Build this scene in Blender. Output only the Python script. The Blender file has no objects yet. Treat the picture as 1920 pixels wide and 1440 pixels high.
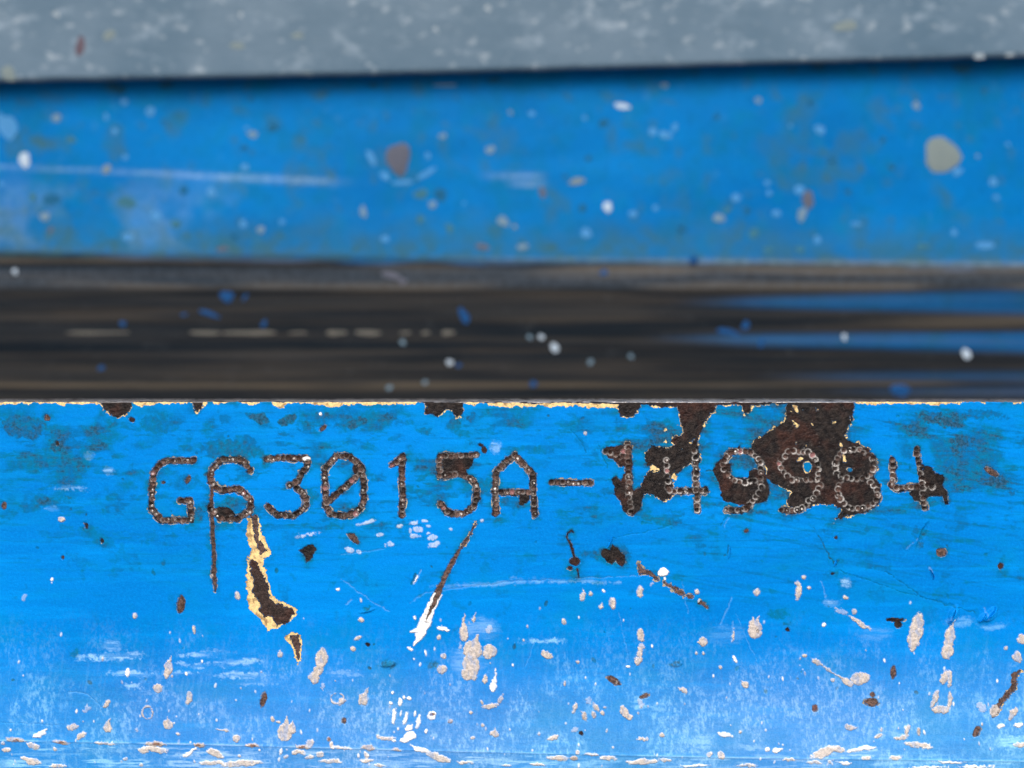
import bpy, math, random
import numpy as np
from mathutils import Vector

# ------------------------------------------------------------------ camera, sky, sun, exposure
S = 5.1929e-5            # metres on the plate per reference pixel (about 100 mm across the frame)
D = 0.072                # camera to plate
H = 0.5                  # height of the optical axis
scene = bpy.context.scene
col = scene.collection

cam_data = bpy.data.cameras.new("camera")
cam = bpy.data.objects.new("camera", cam_data)
col.objects.link(cam)
cam.location = (0, -D, H)
cam.rotation_euler = (math.radians(90), 0, 0)
cam_data.sensor_width = 36
cam_data.lens = 26
cam_data.clip_start = 0.002
cam_data.clip_end = 100
cam_data.dof.use_dof = True
cam_data.dof.focus_distance = D
cam_data.dof.aperture_fstop = 9.2
scene.camera = cam

world = bpy.data.worlds.new("World")
scene.world = world
world.use_nodes = True
wn = world.node_tree
bg = wn.nodes["Background"]
sky = wn.nodes.new("ShaderNodeTexSky")
sky.sky_type = 'NISHITA'
sky.sun_disc = False
SUN_EL, SUN_ROT = math.radians(44), math.radians(188)
sky.sun_elevation = SUN_EL
sky.sun_rotation = SUN_ROT
sky.air_density = 1.0
sky.dust_density = 4.0
sky.ozone_density = 1.0
wn.links.new(sky.outputs[0], bg.inputs[0])
bg.inputs[1].default_value = 0.15

sun_data = bpy.data.lights.new("sun", 'SUN')
sun_data.energy = 1.4
sun_data.angle = math.radians(40)
sun_data.color = (1.0, 0.96, 0.9)
sun = bpy.data.objects.new("sun", sun_data)
col.objects.link(sun)
sd = Vector((math.sin(SUN_ROT) * math.cos(SUN_EL), math.cos(SUN_ROT) * math.cos(SUN_EL), math.sin(SUN_EL)))
sun.rotation_euler = sd.to_track_quat('Z', 'Y').to_euler()

scene.view_settings.view_transform = 'Standard'
scene.view_settings.look = 'None'
scene.view_settings.exposure = 0.45
scene.view_settings.gamma = 1.0
scene.render.engine = 'CYCLES'

rnd = random.Random(7)
rng = np.random.default_rng(11)


# ------------------------------------------------------------------ node helpers
class Mat:
    def __init__(self, name):
        self.m = bpy.data.materials.new(name)
        self.m.use_nodes = True
        self.t = self.m.node_tree
        self.p = self.t.nodes["Principled BSDF"]

    def link(self, a, b):
        self.t.links.new(a, b)

    def attr(self, name):
        n = self.t.nodes.new("ShaderNodeAttribute")
        n.attribute_name = name
        return n.outputs["Fac"]

    def coords(self, sx=1, sy=1, sz=1):
        c = self.t.nodes.new("ShaderNodeTexCoord")
        m = self.t.nodes.new("ShaderNodeMapping")
        m.inputs["Scale"].default_value = (sx, sy, sz)
        self.link(c.outputs["Object"], m.inputs[0])
        return m.outputs[0]

    def noise(self, wl_px, detail=3, rough=0.6, sx=1, sy=1, sz=1):
        """noise of wavelength wl_px reference pixels"""
        n = self.t.nodes.new("ShaderNodeTexNoise")
        n.inputs["Scale"].default_value = 1.0 / (wl_px * S)
        n.inputs["Detail"].default_value = detail
        n.inputs["Roughness"].default_value = rough
        self.link(self.coords(sx, sy, sz), n.inputs["Vector"])
        return n.outputs["Fac"]

    def math(self, op, a, b=None, c=None, clamp=False):
        n = self.t.nodes.new("ShaderNodeMath")
        n.operation = op
        n.use_clamp = clamp
        for i, x in enumerate((a, b, c)):
            if x is None:
                continue
            if isinstance(x, (int, float)):
                n.inputs[i].default_value = x
            else:
                self.link(x, n.inputs[i])
        return n.outputs[0]

    def step(self, v, lo, hi, a=0.0, b=1.0):
        n = self.t.nodes.new("ShaderNodeMapRange")
        n.interpolation_type = 'SMOOTHSTEP'
        self.link(v, n.inputs[0])
        for i, x in zip((1, 2, 3, 4), (lo, hi, a, b)):
            n.inputs[i].default_value = x
        return n.outputs[0]

    def mix(self, f, a, b):
        n = self.t.nodes.new("ShaderNodeMix")
        n.data_type = 'RGBA'
        if isinstance(f, (int, float)):
            n.inputs[0].default_value = f
        else:
            self.link(f, n.inputs[0])
        for i, x in ((6, a), (7, b)):
            if isinstance(x, tuple):
                n.inputs[i].default_value = (*x, 1)
            else:
                self.link(x, n.inputs[i])
        return n.outputs[2]

    def mixf(self, f, a, b):
        n = self.t.nodes.new("ShaderNodeMix")
        n.data_type = 'FLOAT'
        for i, x in ((0, f), (2, a), (3, b)):
            if isinstance(x, (int, float)):
                n.inputs[i].default_value = x
            else:
                self.link(x, n.inputs[i])
        return n.outputs[0]

    def bump(self, h, dist_px, strength=1.0, prev=None):
        n = self.t.nodes.new("ShaderNodeBump")
        n.inputs["Distance"].default_value = dist_px * S
        n.inputs["Strength"].default_value = strength
        self.link(h, n.inputs["Height"])
        if prev is not None:
            self.link(prev, n.inputs["Normal"])
        return n.outputs[0]

    def done(self, color=None, rough=None, metal=None, normal=None, spec=0.5):
        for k, v in (("Base Color", color), ("Roughness", rough), ("Metallic", metal), ("Normal", normal)):
            if v is None:
                continue
            if isinstance(v, tuple):
                self.p.inputs[k].default_value = (*v, 1)
            elif isinstance(v, (int, float)):
                self.p.inputs[k].default_value = v
            else:
                self.link(v, self.p.inputs[k])
        if isinstance(spec, (int, float)):
            self.p.inputs["Specular IOR Level"].default_value = spec
        else:
            self.link(spec, self.p.inputs["Specular IOR Level"])
        return self.m


# ------------------------------------------------------------------ materials
BLUE = (0.0003, 0.192, 0.61)
BLUE_DEEP = (0.0003, 0.145, 0.48)
BLUE_LIGHT = (0.0004, 0.262, 0.74)


def mat_worn_paint():
    m = Mat("worn_blue_paint")
    rust, prim, mud = m.attr("rust"), m.attr("prim"), m.attr("mud")
    tone, pol_glint, smear, grime = m.attr("tone"), m.attr("polish_glint"), m.attr("smear"), m.attr("grime")
    broad = m.noise(260, 3, 0.55, 0.45, 1, 1)
    brush = m.noise(26, 3, 0.65, 0.09, 1, 1)
    fine = m.noise(5, 2, 0.6)
    grain = m.noise(2.4, 1, 0.5)
    c = m.mix(m.step(broad, 0.3, 0.7), BLUE_DEEP, BLUE)
    c = m.mix(m.step(brush, 0.47, 0.75, 0, 0.55), c, BLUE_LIGHT)
    c = m.mix(m.step(fine, 0.35, 0.75, 0, 0.34), c, BLUE_LIGHT)
    c = m.mix(m.step(m.noise(90, 4, 0.7, 0.5, 1, 1), 0.45, 0.72, 0, 0.5), c, (0.0005, 0.20, 0.44))
    c = m.mix(m.step(grain, 0.3, 0.62, 0.25, 0), c, BLUE_DEEP)
    g1 = m.math('MULTIPLY', grime, m.step(m.noise(9, 3, 0.7), 0.25, 0.62, 0.45, 1.0), clamp=True)
    teal = m.mix(m.step(m.noise(40, 2), 0.4, 0.6), (0.0005, 0.135, 0.26), (0.001, 0.115, 0.30))
    c = m.mix(m.step(g1, 0.0, 0.5, 0, 0.9), c, teal)
    c = m.mix(m.step(g1, 0.38, 0.95, 0, 0.95), c, m.mix(m.step(fine, 0.35, 0.65), (0.010, 0.048, 0.088), (0.026, 0.085, 0.155)))
    c = m.mix(m.math('MULTIPLY', smear, m.step(m.noise(4, 2), 0.2, 0.6, 0.55, 1.0)), c, m.mix(m.step(m.noise(700, 2, 0.5), 0.42, 0.6), (0.27, 0.60, 0.88), (0.33, 0.56, 0.86)))
    yel = m.mix(m.step(m.noise(7, 3, 0.7), 0.35, 0.7), (0.80, 0.60, 0.27), (0.50, 0.37, 0.19))
    yel = m.mix(m.step(m.noise(18, 3, 0.7), 0.48, 0.66, 0, 0.85), yel, (0.22, 0.13, 0.065))
    beige = m.mix(m.step(fine, 0.35, 0.65), (0.17, 0.155, 0.125), (0.36, 0.31, 0.21))
    c = m.mix(m.step(prim, 0.3, 0.6), c, m.mix(m.step(prim, 0.66, 0.9), beige, yel))
    rn = m.noise(11, 4, 0.7)
    rn2 = m.noise(60, 2, 0.6)
    rc = m.mix(m.step(rn, 0.35, 0.7), (0.008, 0.007, 0.008), (0.028, 0.022, 0.020))
    rc = m.mix(m.step(rn2, 0.47, 0.64, 0, 0.65), rc, m.mix(m.step(rn, 0.3, 0.7), (0.022, 0.010, 0.009), (0.062, 0.025, 0.018)))
    rc = m.mix(m.step(m.noise(5, 2, 0.7), 0.66, 0.76, 0, 0.5), rc, (0.12, 0.10, 0.09))
    rc = m.mix(m.step(tone, 0.08, 0.5, 0, 0.85), rc, m.mix(m.step(fine, 0.35, 0.65), (0.06, 0.040, 0.035), (0.18, 0.11, 0.092)))
    rc = m.mix(m.step(tone, 0.7, 1.0, 0, 0.8), rc, (0.32, 0.14, 0.15))
    c = m.mix(rust, c, rc)
    md = m.mix(m.step(m.noise(5, 3, 0.7), 0.33, 0.68), (0.36, 0.33, 0.31), (0.58, 0.52, 0.475))
    mc = m.mix(m.step(tone, 0.0, 0.45), (0.86, 0.86, 0.86), md)
    mc = m.mix(m.step(tone, 0.55, 1.0), mc, m.mix(m.step(rn, 0.3, 0.7), (0.10, 0.035, 0.02), (0.22, 0.12, 0.085)))
    c = m.mix(mud, c, mc)
    c = m.mix(pol_glint, c, (0.78, 0.76, 0.74))
    r = m.mixf(m.step(fine, 0.3, 0.7), 0.36, 0.48)
    r = m.mixf(grime, r, 0.75)
    r = m.mixf(rust, r, m.mixf(m.step(rn, 0.3, 0.7), 0.34, 0.6))
    r = m.mixf(mud, r, 0.85)
    r = m.mixf(pol_glint, r, 0.30)
    metal = m.math('MAXIMUM', m.math('MULTIPLY', pol_glint, 0.9), m.math('MULTIPLY', rust, 0.08))
    hb = m.math('ADD', m.math('MULTIPLY', m.noise(13, 3, 0.55, 0.6), 1.0), m.math('MULTIPLY', grain, 0.25))
    n1 = m.bump(hb, 1.6, 0.7)
    hr = m.math('MULTIPLY', m.math('ADD', rn, m.math('MULTIPLY', fine, 0.7)), m.math('MAXIMUM', rust, m.math('MULTIPLY', mud, 0.45)))
    n2 = m.bump(hr, 3.2, 0.9, n1)
    return m.done(c, r, metal, n2, m.mixf(rust, 0.03, 0.12))


def mat_web():
    m = Mat("faded_channel_paint")
    paint, tan, light, grime = m.attr("paint"), m.attr("tan"), m.attr("light"), m.attr("grime")
    broad = m.noise(300, 3, 0.55, 0.6)
    mid = m.noise(70, 3, 0.6)
    c = m.mix(m.step(broad, 0.3, 0.7), (0.0003, 0.112, 0.345), (0.0003, 0.146, 0.43))
    c = m.mix(m.step(mid, 0.5, 0.78, 0, 0.5), c, (0.001, 0.14, 0.28))
    c = m.mix(m.step(m.noise(120, 5, 0.7), 0.45, 0.72, 0, 0.55), c, (0.002, 0.115, 0.22))
    c = m.mix(m.step(m.noise(55, 4, 0.7), 0.60, 0.78, 0, 0.35), c, (0.05, 0.20, 0.40))
    streak = m.noise(22, 4, 0.65, 0.02, 1, 1)
    streak2 = m.noise(17, 4, 0.75, 0.012, 1, 1)
    steel = m.mix(m.step(streak, 0.35, 0.65), (0.0055, 0.0100, 0.0155), (0.017, 0.020, 0.024))
    steel = m.mix(m.step(streak2, 0.44, 0.70, 0, 0.65), steel, (0.040, 0.034, 0.028))
    steel = m.mix(m.step(m.noise(12, 3, 0.75, 0.015, 1, 1), 0.5, 0.66, 0, 0.7), steel, (0.005, 0.008, 0.012))
    steel = m.mix(m.step(m.noise(30, 4, 0.7, 0.5, 1, 1), 0.58, 0.76, 0, 0.35), steel, (0.045, 0.052, 0.06))
    c = m.mix(m.step(m.noise(20, 4, 0.7), 0.52, 0.72, 0, 0.45), c, (0.001, 0.075, 0.19))
    c = m.mix(m.step(m.noise(16, 3, 0.7), 0.62, 0.74, 0, 0.4), c, (0.03, 0.19, 0.42))
    c = m.mix(paint, steel, c)
    c = m.mix(m.math('MULTIPLY', grime, m.step(m.noise(45, 3, 0.65), 0.3, 0.65, 0.3, 1.0)), c, (0.03, 0.10, 0.13))
    c = m.mix(m.math('MULTIPLY', tan, m.step(streak2, 0.3, 0.7, 0.4, 1)), c, (0.22, 0.18, 0.125))
    c = m.mix(m.math('MULTIPLY', light, m.step(m.noise(14, 3), 0.3, 0.7, 0.4, 1.0)), c, (0.40, 0.56, 0.78))
    r = m.mixf(paint, 0.5, 0.5)
    nb = m.bump(m.noise(16, 3, 0.6), 2.0, 0.6)
    return m.done(c, r, 0.0, nb, 0.03)


def mat_grey():
    m = Mat("spattered_grey_paint")
    broad = m.noise(240, 3, 0.6)
    c = m.mix(m.step(broad, 0.3, 0.7), (0.064, 0.116, 0.170), (0.092, 0.147, 0.204))
    sp = m.noise(75, 5, 0.68, 0.6, 1, 1)
    c = m.mix(m.step(sp, 0.52, 0.70, 0, 0.6), c, (0.23, 0.30, 0.37))
    c = m.mix(m.step(m.noise(26, 3, 0.6, 0.6), 0.585, 0.70, 0, 0.5), c, (0.30, 0.36, 0.41))
    c = m.mix(m.step(m.noise(28, 3, 0.6, 0.35, 1, 1.6), 0.62, 0.72, 0, 0.4), c, (0.05, 0.095, 0.14))
    nb = m.bump(m.noise(40, 3, 0.6), 5.0, 0.6)
    return m.done(c, 0.5, 0.0, nb, 0.15)


def mat_simple(name, a, b, wl=8, rough=0.8):
    m = Mat(name)
    n = m.noise(wl, 3, 0.65)
    c = m.mix(m.step(n, 0.3, 0.7), a, b)
    return m.done(c, rough, 0.0, m.bump(n, 3.0, 0.7), 0.3)


M_PAINT = mat_worn_paint()
M_WEB = mat_web()
M_GREY = mat_grey()
M_SPOT = {   # colours of things lying on the parts behind
    'g': mat_simple("pale_chip_spatter", (0.22, 0.29, 0.35), (0.36, 0.42, 0.46)),
    'm': mat_simple("dried_grey_mud", (0.11, 0.21, 0.31), (0.20, 0.29, 0.36)),
    'w': mat_simple("pale_fleck", (0.38, 0.50, 0.63), (0.52, 0.62, 0.72)),  # pale dots on the track, channel and beam
    'p': mat_simple("pale_blue_scuff", (0.03, 0.22, 0.53), (0.09, 0.29, 0.57)),
    'b': mat_simple("brown_rust_spot", (0.075, 0.095, 0.14), (0.12, 0.12, 0.155)),
    'e': mat_simple("beige_mud", (0.14, 0.20, 0.215), (0.23, 0.275, 0.27)),
    'd': mat_simple("dark_green_stain", (0.002, 0.085, 0.20), (0.003, 0.12, 0.26)),
    'o': mat_simple("olive_stain", (0.015, 0.14, 0.22), (0.05, 0.16, 0.22)),
    'k': mat_simple("blue_paint_flake", (0.001, 0.05, 0.18), (0.001, 0.075, 0.25)),
    'r': mat_simple("red_brown_rust", (0.095, 0.075, 0.10), (0.125, 0.09, 0.115)),
    't': mat_simple("tan_rust_streak", (0.10, 0.10, 0.09), (0.16, 0.155, 0.135)),
}
M_STEEL = mat_simple("dark_bare_steel", (0.03, 0.032, 0.036), (0.06, 0.058, 0.056), 30, 0.6)


def empty(name, loc, label, cat, group=None):
    o = bpy.data.objects.new(name, None)
    o.empty_display_size = 0.01
    col.objects.link(o)
    o.location = loc
    o["label"] = label
    o["category"] = cat
    o["kind"] = "thing"
    if group:
        o["group"] = group
    return o


# ------------------------------------------------------------------ numpy noise
def vnoise(x, y, seed):
    tab = np.random.default_rng(seed).random((256, 256)).astype(np.float32)
    xi = np.floor(x).astype(np.int32)
    yi = np.floor(y).astype(np.int32)
    fx = (x - xi).astype(np.float32)
    fy = (y - yi).astype(np.float32)
    fx = fx * fx * (3 - 2 * fx)
    fy = fy * fy * (3 - 2 * fy)
    a = tab[xi & 255, yi & 255]
    b = tab[(xi + 1) & 255, yi & 255]
    c = tab[xi & 255, (yi + 1) & 255]
    d = tab[(xi + 1) & 255, (yi + 1) & 255]
    return (a * (1 - fx) + b * fx) * (1 - fy) + (c * (1 - fx) + d * fx) * fy


def fbm(x, y, wl, seed, octs=3, gain=0.55):
    s, amp, tot = 0, 1.0, 0
    for k in range(octs):
        s = s + amp * vnoise(x / wl + 17.3 * k, y / wl + 9.1 * k, seed + k)
        tot += amp
        amp *= gain
        wl *= 0.5
    return s / tot


def sstep(x, a, b):
    t = np.clip((x - a) / (b - a), 0, 1)
    return t * t * (3 - 2 * t)


# ------------------------------------------------------------------ the stamped plate: one relief, cut into its parts
def axis(lo, a, b, hi, d, grow=1.25, most=16):
    left, x, st = [], a, d
    while x > lo:
        st = min(st * grow, most)
        x -= st
        left.append(x)
    right, x, st = [], b, d
    while x < hi:
        st = min(st * grow, most)
        x += st
        right.append(x)
    return np.array(left[::-1] + list(np.arange(a, b + d * 0.5, d)) + right, dtype=np.float64)


STEP = 1.25
us = axis(-800, -20, 1940, 2720, STEP)
vs = axis(752 - 195, 742, 1450, 1800, STEP)
NU, NV = len(us), len(vs)
U, V = np.meshgrid(us, vs)
WX = (fbm(U, V, 11, 1, 3, 0.7) - 0.5) * 2
WY = (fbm(U, V, 11, 5, 3, 0.7) - 0.5) * 2
shape = U.shape
R = np.full(shape, -50.0)       # signed distance to bare metal
P = np.full(shape, -50.0)       # to primer
PK = np.zeros(shape)            # 1: thick yellow primer, 0: thin beige line
M = np.full(shape, -50.0)       # to dried mud or spilt paint
MA = np.ones(shape)             # its opacity
TONE = np.zeros(shape)
POL_GLINT = np.zeros(shape)
SM = np.zeros(shape)
GR = np.zeros(shape)
HT = np.zeros(shape)            # relief in pixels (1 px = 0.052 mm)
ID = np.zeros(shape, dtype=np.int32)
regions = [("painted_face", None, None)]     # id -> (name, label, parent id)


def new_id(name, label=None, parent=None):
    regions.append((name, label, parent))
    return len(regions) - 1


def win(x0, y0, x1, y1, pad=16):
    i0, i1 = np.searchsorted(us, x0 - pad), np.searchsorted(us, x1 + pad)
    j0, j1 = np.searchsorted(vs, y0 - pad), np.searchsorted(vs, y1 + pad)
    return (slice(j0, j1), slice(i0, i1))


def sd_poly(pts, amp=2.0):
    amp *= 1.5
    p = np.array(pts, float)
    w = win(*p.min(0), *p.max(0))
    x = U[w] + amp * WX[w]
    y = V[w] + amp * WY[w]
    d = np.full(x.shape, 1e9)
    ins = np.zeros(x.shape, bool)
    for a, b in zip(p, np.roll(p, -1, 0)):
        e = b - a
        t = np.clip(((x - a[0]) * e[0] + (y - a[1]) * e[1]) / (e @ e + 1e-9), 0, 1)
        d = np.minimum(d, np.hypot(x - a[0] - t * e[0], y - a[1] - t * e[1]))
        if a[1] != b[1]:
            ins ^= ((a[1] > y) != (b[1] > y)) & (x < (b[0] - a[0]) * (y - a[1]) / (b[1] - a[1]) + a[0])
    return w, np.where(ins, d, -d)


def sd_ell(cx, cy, rx, ry, ang=0, amp=1.0, tail=None):
    r = max(rx, ry) + (max(abs(tail[0]), abs(tail[1])) if tail else 0)
    w = win(cx - r, cy - r, cx + r, cy + r)
    x = U[w] + amp * WX[w] - cx
    y = V[w] + amp * WY[w] - cy
    c, s = math.cos(math.radians(ang)), math.sin(math.radians(ang))
    a, b = c * x + s * y, -s * x + c * y
    q = np.sqrt((a / rx) ** 2 + (b / ry) ** 2)
    d = (1 - q) * min(rx, ry)
    if tail:
        L2 = tail[0] ** 2 + tail[1] ** 2
        t = np.clip((x * tail[0] + y * tail[1]) / L2, 0, 1)
        dd = min(rx, ry) * (0.75 - 0.7 * t) - np.hypot(x - t * tail[0], y - t * tail[1])
        d = np.maximum(d, dd)
    return w, d


def sd_line(pts, rad, amp=1.0):
    amp *= 1.3
    """pts: polyline; rad: one radius or one per point"""
    p = np.array(pts, float)
    rr = np.full(len(p), float(rad)) if np.isscalar(rad) else np.array(rad, float)
    w = win(*(p.min(0) - rr.max()), *(p.max(0) + rr.max()))
    x = U[w] + amp * WX[w]
    y = V[w] + amp * WY[w]
    d = np.full(x.shape, -1e9)
    for k in range(len(p) - 1):
        e = p[k + 1] - p[k]
        t = np.clip(((x - p[k][0]) * e[0] + (y - p[k][1]) * e[1]) / (e @ e + 1e-9), 0, 1)
        d = np.maximum(d, rr[k] + t * (rr[k + 1] - rr[k]) - np.hypot(x - p[k][0] - t * e[0], y - p[k][1] - t * e[1]))
    return w, d


def Z(x0, y0, f, pts):
    return [(x0 + x / f, y0 + y / f) for x, y in pts]


RIMN = fbm(U, V, 9, 21, 3, 0.7)
FINE = fbm(U, V, 6, 25, 3, 0.8)


def rust(wd, rim=3.0, thick=0, rid=None, tone=0):
    """bare metal with a ragged rim of primer of width about rim"""
    w, d = wd
    d = d + (7.5 if thick else 2.5) * (FINE[w] - 0.5)
    R[w] = np.maximum(R[w], d)
    e = d + rim * (0.12 + np.clip((RIMN[w] - 0.38) * 2.6, 0, 1.8))
    hit = e > P[w]
    P[w] = np.maximum(P[w], e)
    PK[w] = np.where(hit & (e > 0), thick, PK[w])
    if tone:
        TONE[w] = np.where(d > 0, np.maximum(TONE[w], tone), TONE[w])
    if rid:
        ID[w] = np.where((e > 0), rid, ID[w])


def primer(wd, rid=None, cut=False):
    w, d = wd
    d = d + 8.0 * (FINE[w] - 0.5)
    if cut:
        R[w] = np.minimum(R[w], -d)
    P[w] = np.maximum(P[w], d)
    PK[w] = np.where(d > -1, 1, PK[w])
    if rid:
        ID[w] = np.where((d > 0), rid, ID[w])


def mud(wd, tone=0.5, alpha=1.0, rid=None, lift=1.6):
    w, d = wd
    hit = d > np.maximum(M[w], -1.2)
    M[w] = np.maximum(M[w], d)
    TONE[w] = np.where(hit, np.where((d < 1.3) & (tone >= .5), tone - .17, tone), TONE[w])
    MA[w] = np.where(hit, alpha, MA[w])
    HT[w] += lift * sstep(d, -0.6, 2.5)
    if rid:
        ID[w] = np.where(d > 0, rid, ID[w])


def hole(wd):
    """an island of paint left inside bare metal"""
    w, d = wd
    R[w] = np.minimum(R[w], -d)
    e = -d + 2.2 * np.clip((RIMN[w] - 0.2) * 2, 0, 1.6)
    P[w] = np.where(d > -3, np.minimum(P[w], e), P[w])
    ID[w] = np.where(e < 0, 0, ID[w])


# ---- grime and brush marks lying in the paint
low = fbm(U, V, 160, 31, 3)
hor = fbm(U * 0.34 + 3 * WX, V + 2 * WY, 15, 35, 4, 0.7)
hor2 = fbm(U * 0.05, V, 6, 41, 3, 0.7)
band = sstep(V, 745, 790) * (1 - sstep(V, 880, 1010))
GR += 0.55 * band * sstep(fbm(U * 0.5, V, 70, 45, 4, 0.6), 0.5, 0.68)
GR += 0.36 * sstep(V, 760, 800) * (1 - sstep(V, 960, 1080)) * sstep(hor, 0.53, 0.72)
GR += 0.22 * (1 - sstep(V, 1060, 1180)) * sstep(hor2, 0.55, 0.75)
GR += 0.24 * sstep(fbm(U, V, 36, 51, 4, 0.65), 0.6, 0.75) * (1 - sstep(V, 1130, 1260))
GBLOT = [  # cx, cy, rx, ry, angle, strength
    (43, 800, 42, 24, 5, .75), (117, 813, 26, 11, 12, .7), (293, 797, 30, 18, 15, .5), (437, 843, 62, 18, 3, .65), (460, 828, 28, 10, 0, .5),
    (130, 833, 50, 6, -8, .5), (175, 826, 26, 4, -8, .5), (100, 846, 42, 5, -4, .4),
    (1762, 787, 46, 14, 12, .85), (1790, 783, 20, 11, 10, .8), (1797, 836, 17, 15, 20, .95), (1845, 777, 46, 8, 4, .6), (1850, 840, 22, 6, 0, .3),
    (666, 794, 26, 9, -12, .85), (722, 783, 20, 6, 0, .8), (650, 782, 18, 6, 0, .75), (755, 793, 34, 5, 0, .45), (690, 805, 20, 4, -5, .6),
    (850, 795, 16, 13, 20, .6), (884, 781, 12, 7, 0, .8), (795, 807, 16, 6, 20, .55), (865, 812, 20, 8, 20, .5), (690, 838, 22, 7, 10, .5),
    (610, 780, 24, 4, 5, .8), (640, 797, 14, 5, 0, .6), (575, 803, 20, 4, -14, .6), (535, 813, 12, 5, 10, .6), (420, 787, 12, 9, 0, .5),
    (310, 888, 24, 8, 0, .3), (372, 960, 10, 14, 0, .7), (350, 905, 26, 16, 0, .35), (1255, 978, 22, 9, 0, .55), (1210, 970, 12, 8, 0, .7),
    (1150, 1040, 34, 22, 0, .45), (1105, 1038, 26, 4, -4, .6), (1318, 1023, 14, 5, 5, .6), (1205, 958, 22, 8, 0, .4), (1140, 920, 14, 8, 0, .45),
    (307, 1055, 5, 5, 0, .8), (284, 1073, 5, 5, 0, .7), (140, 1226, 9, 9, 0, .5), (128, 933, 4, 4, 0, .8), (728, 1245, 16, 6, -8, .75), (812, 1246, 9, 5, -5, .8),
    (1270, 1244, 10, 4, -14, .95), (1460, 1152, 18, 9, 0, .5), (1476, 1170, 6, 5, 0, .7), (190, 1010, 30, 14, 30, .3), (150, 1050, 30, 8, 20, .25),
    (1730, 1006, 5, 20, 22, .65), (1565, 1054, 10, 5, 10, .6), (1716, 995, 7, 9, 20, .5), (925, 1050, 6, 3, 0, .5), (768, 1085, 10, 4, 0, .3),
    (855, 1180, 8, 4, 0, .4), (1000, 870, 34, 12, 0, .25), (1090, 830, 8, 22, -35, .3), (1115, 852, 5, 18, -30, .35), (880, 830, 6, 5, 0, .5), (1780, 905, 26, 4, 3, .45),
    (1895, 924, 10, 3, 10, .7), (1852, 863, 10, 4, 20, .7), (1700, 850, 12, 8, 0, .5), (1420, 1052, 10, 4, 0, .4), (590, 930, 9, 11, 0, .45), (690, 1140, 7, 3, -20, .9),
]
for cx, cy, rx, ry, a, s in GBLOT:
    w, d = sd_ell(cx, cy, rx, ry, a, 7.0)
    d = d - 9.0 * (FINE[w] - .45)
    GR[w] = np.maximum(GR[w], s * (.35 * sstep(d, -7, 1) + .65 * sstep(d, -1.5, 2.5)) * (0.55 + 0.8 * RIMN[w]))
for pts, s in (([(455, 776), (498, 774), (505, 790), (490, 797), (472, 789)], .95), ([(518, 792), (535, 777), (552, 775), (559, 781), (548, 795), (530, 800)], .9), ([(636, 777), (662, 778), (662, 786), (637, 787)], .85), ([(1752, 780), (1776, 774), (1796, 778), (1795, 792), (1770, 800), (1755, 795)], .9)):
    w, d = sd_poly(pts, 2.4)
    d = d - 5.0 * (FINE[w] - .45)
    GR[w] = np.maximum(GR[w], s * sstep(d, -1.5, 2.0) * (0.7 + 0.5 * RIMN[w]))
VD = V - 0.2 * U
GR += 0.26 * sstep(U, 1050, 1300) * (1 - sstep(V, 1090, 1190)) * sstep(fbm(U * 0.05, VD, 9, 201, 3, .7), .52, .74)
for k in range(130):   # pin pricks in the paint
    cx, cy, r = rnd.uniform(-700, 2600), rnd.uniform(770, 1300), rnd.uniform(1.4, 3.6)
    w, d = sd_ell(cx, cy, r * rnd.uniform(1, 2), r, rnd.uniform(0, 180), 1.0)
    s = rnd.uniform(.35, .9)
    GR[w] = np.maximum(GR[w], s * sstep(d, -1.2, 1.2))
    HT[w] -= 0.8 * sstep(d, -1, 1.5)

# ---- chalky scuffing that grows towards the lower bend
scuff = sstep(V, 1130, 1350)
st = fbm(U + 2 * WX, V * 0.42, 4.2, 61, 3, 0.75)
st2 = fbm(U * 1.0 + V * 0.12, V * 0.16, 5, 67, 2, 0.7)
cloud = fbm(U, V, 70, 71, 4, 0.65)
SM += 0.34 * scuff * sstep(0.65 * st + 0.35 * FINE, 0.42, 0.72) * (0.15 + 1.1 * sstep(cloud, 0.38, 0.66))
SM += 0.07 * scuff * sstep(st2, 0.58, 0.8)
SM += 0.10 * sstep(V, 1180, 1400) * (0.5 + cloud)
SM += 0.35 * sstep(V, 1392, 1430) * sstep(fbm(U * 0.12, V, 8, 75, 3, 0.7), 0.5, 0.72)
SMEARS = [(207, 1232, 58, 6, .7), (240, 1228, 26, 7, .5), (372, 1228, 30, 5, .6), (245, 1264, 42, 6, .6), (249, 1288, 16, 5, .6), (360, 1247, 26, 4, .6), (330, 1262, 30, 3, .5),
          (445, 1242, 48, 6, .6), (450, 1266, 52, 6, .65), (485, 1279, 44, 5, .4), (645, 1262, 30, 5, .35), (420, 1222, 20, 3, .4), (210, 1210, 20, 12, .35), (270, 1300, 24, 6, .3),
          (1015, 1202, 34, 3, .6), (60, 1375, 30, 4, .35), (1060, 1090, 90, 3, .3), (900, 1095, 80, 3, .25), (130, 915, 24, 3, .35), (205, 883, 9, 7, .5),
          (168, 853, 8, 7, .45), (930, 838, 10, 12, .4), (100, 955, 12, 5, .35), (1360, 1190, 50, 22, .12), (1800, 1165, 26, 9, .3), (1860, 1174, 26, 6, .3), (1640, 1190, 36, 16, .14),
          (1586, 1092, 12, 10, .55), (1560, 1130, 16, 8, .45), (1200, 1318, 20, 16, .5), (1900, 1392, 40, 14, .75), (1600, 1412, 60, 12, .8), (1685, 1370, 26, 18, .4), (990, 1420, 12, 7, .5),
          (350, 1417, 34, 6, .6), (60, 1434, 60, 5, .4), (430, 1425, 60, 8, .55), (1400, 1400, 40, 8, .4), (1310, 1392, 30, 16, .5), (750, 1340, 40, 44, .22), (900, 1180, 40, 26, .3), (880, 1240, 40, 40, .3)]
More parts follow.
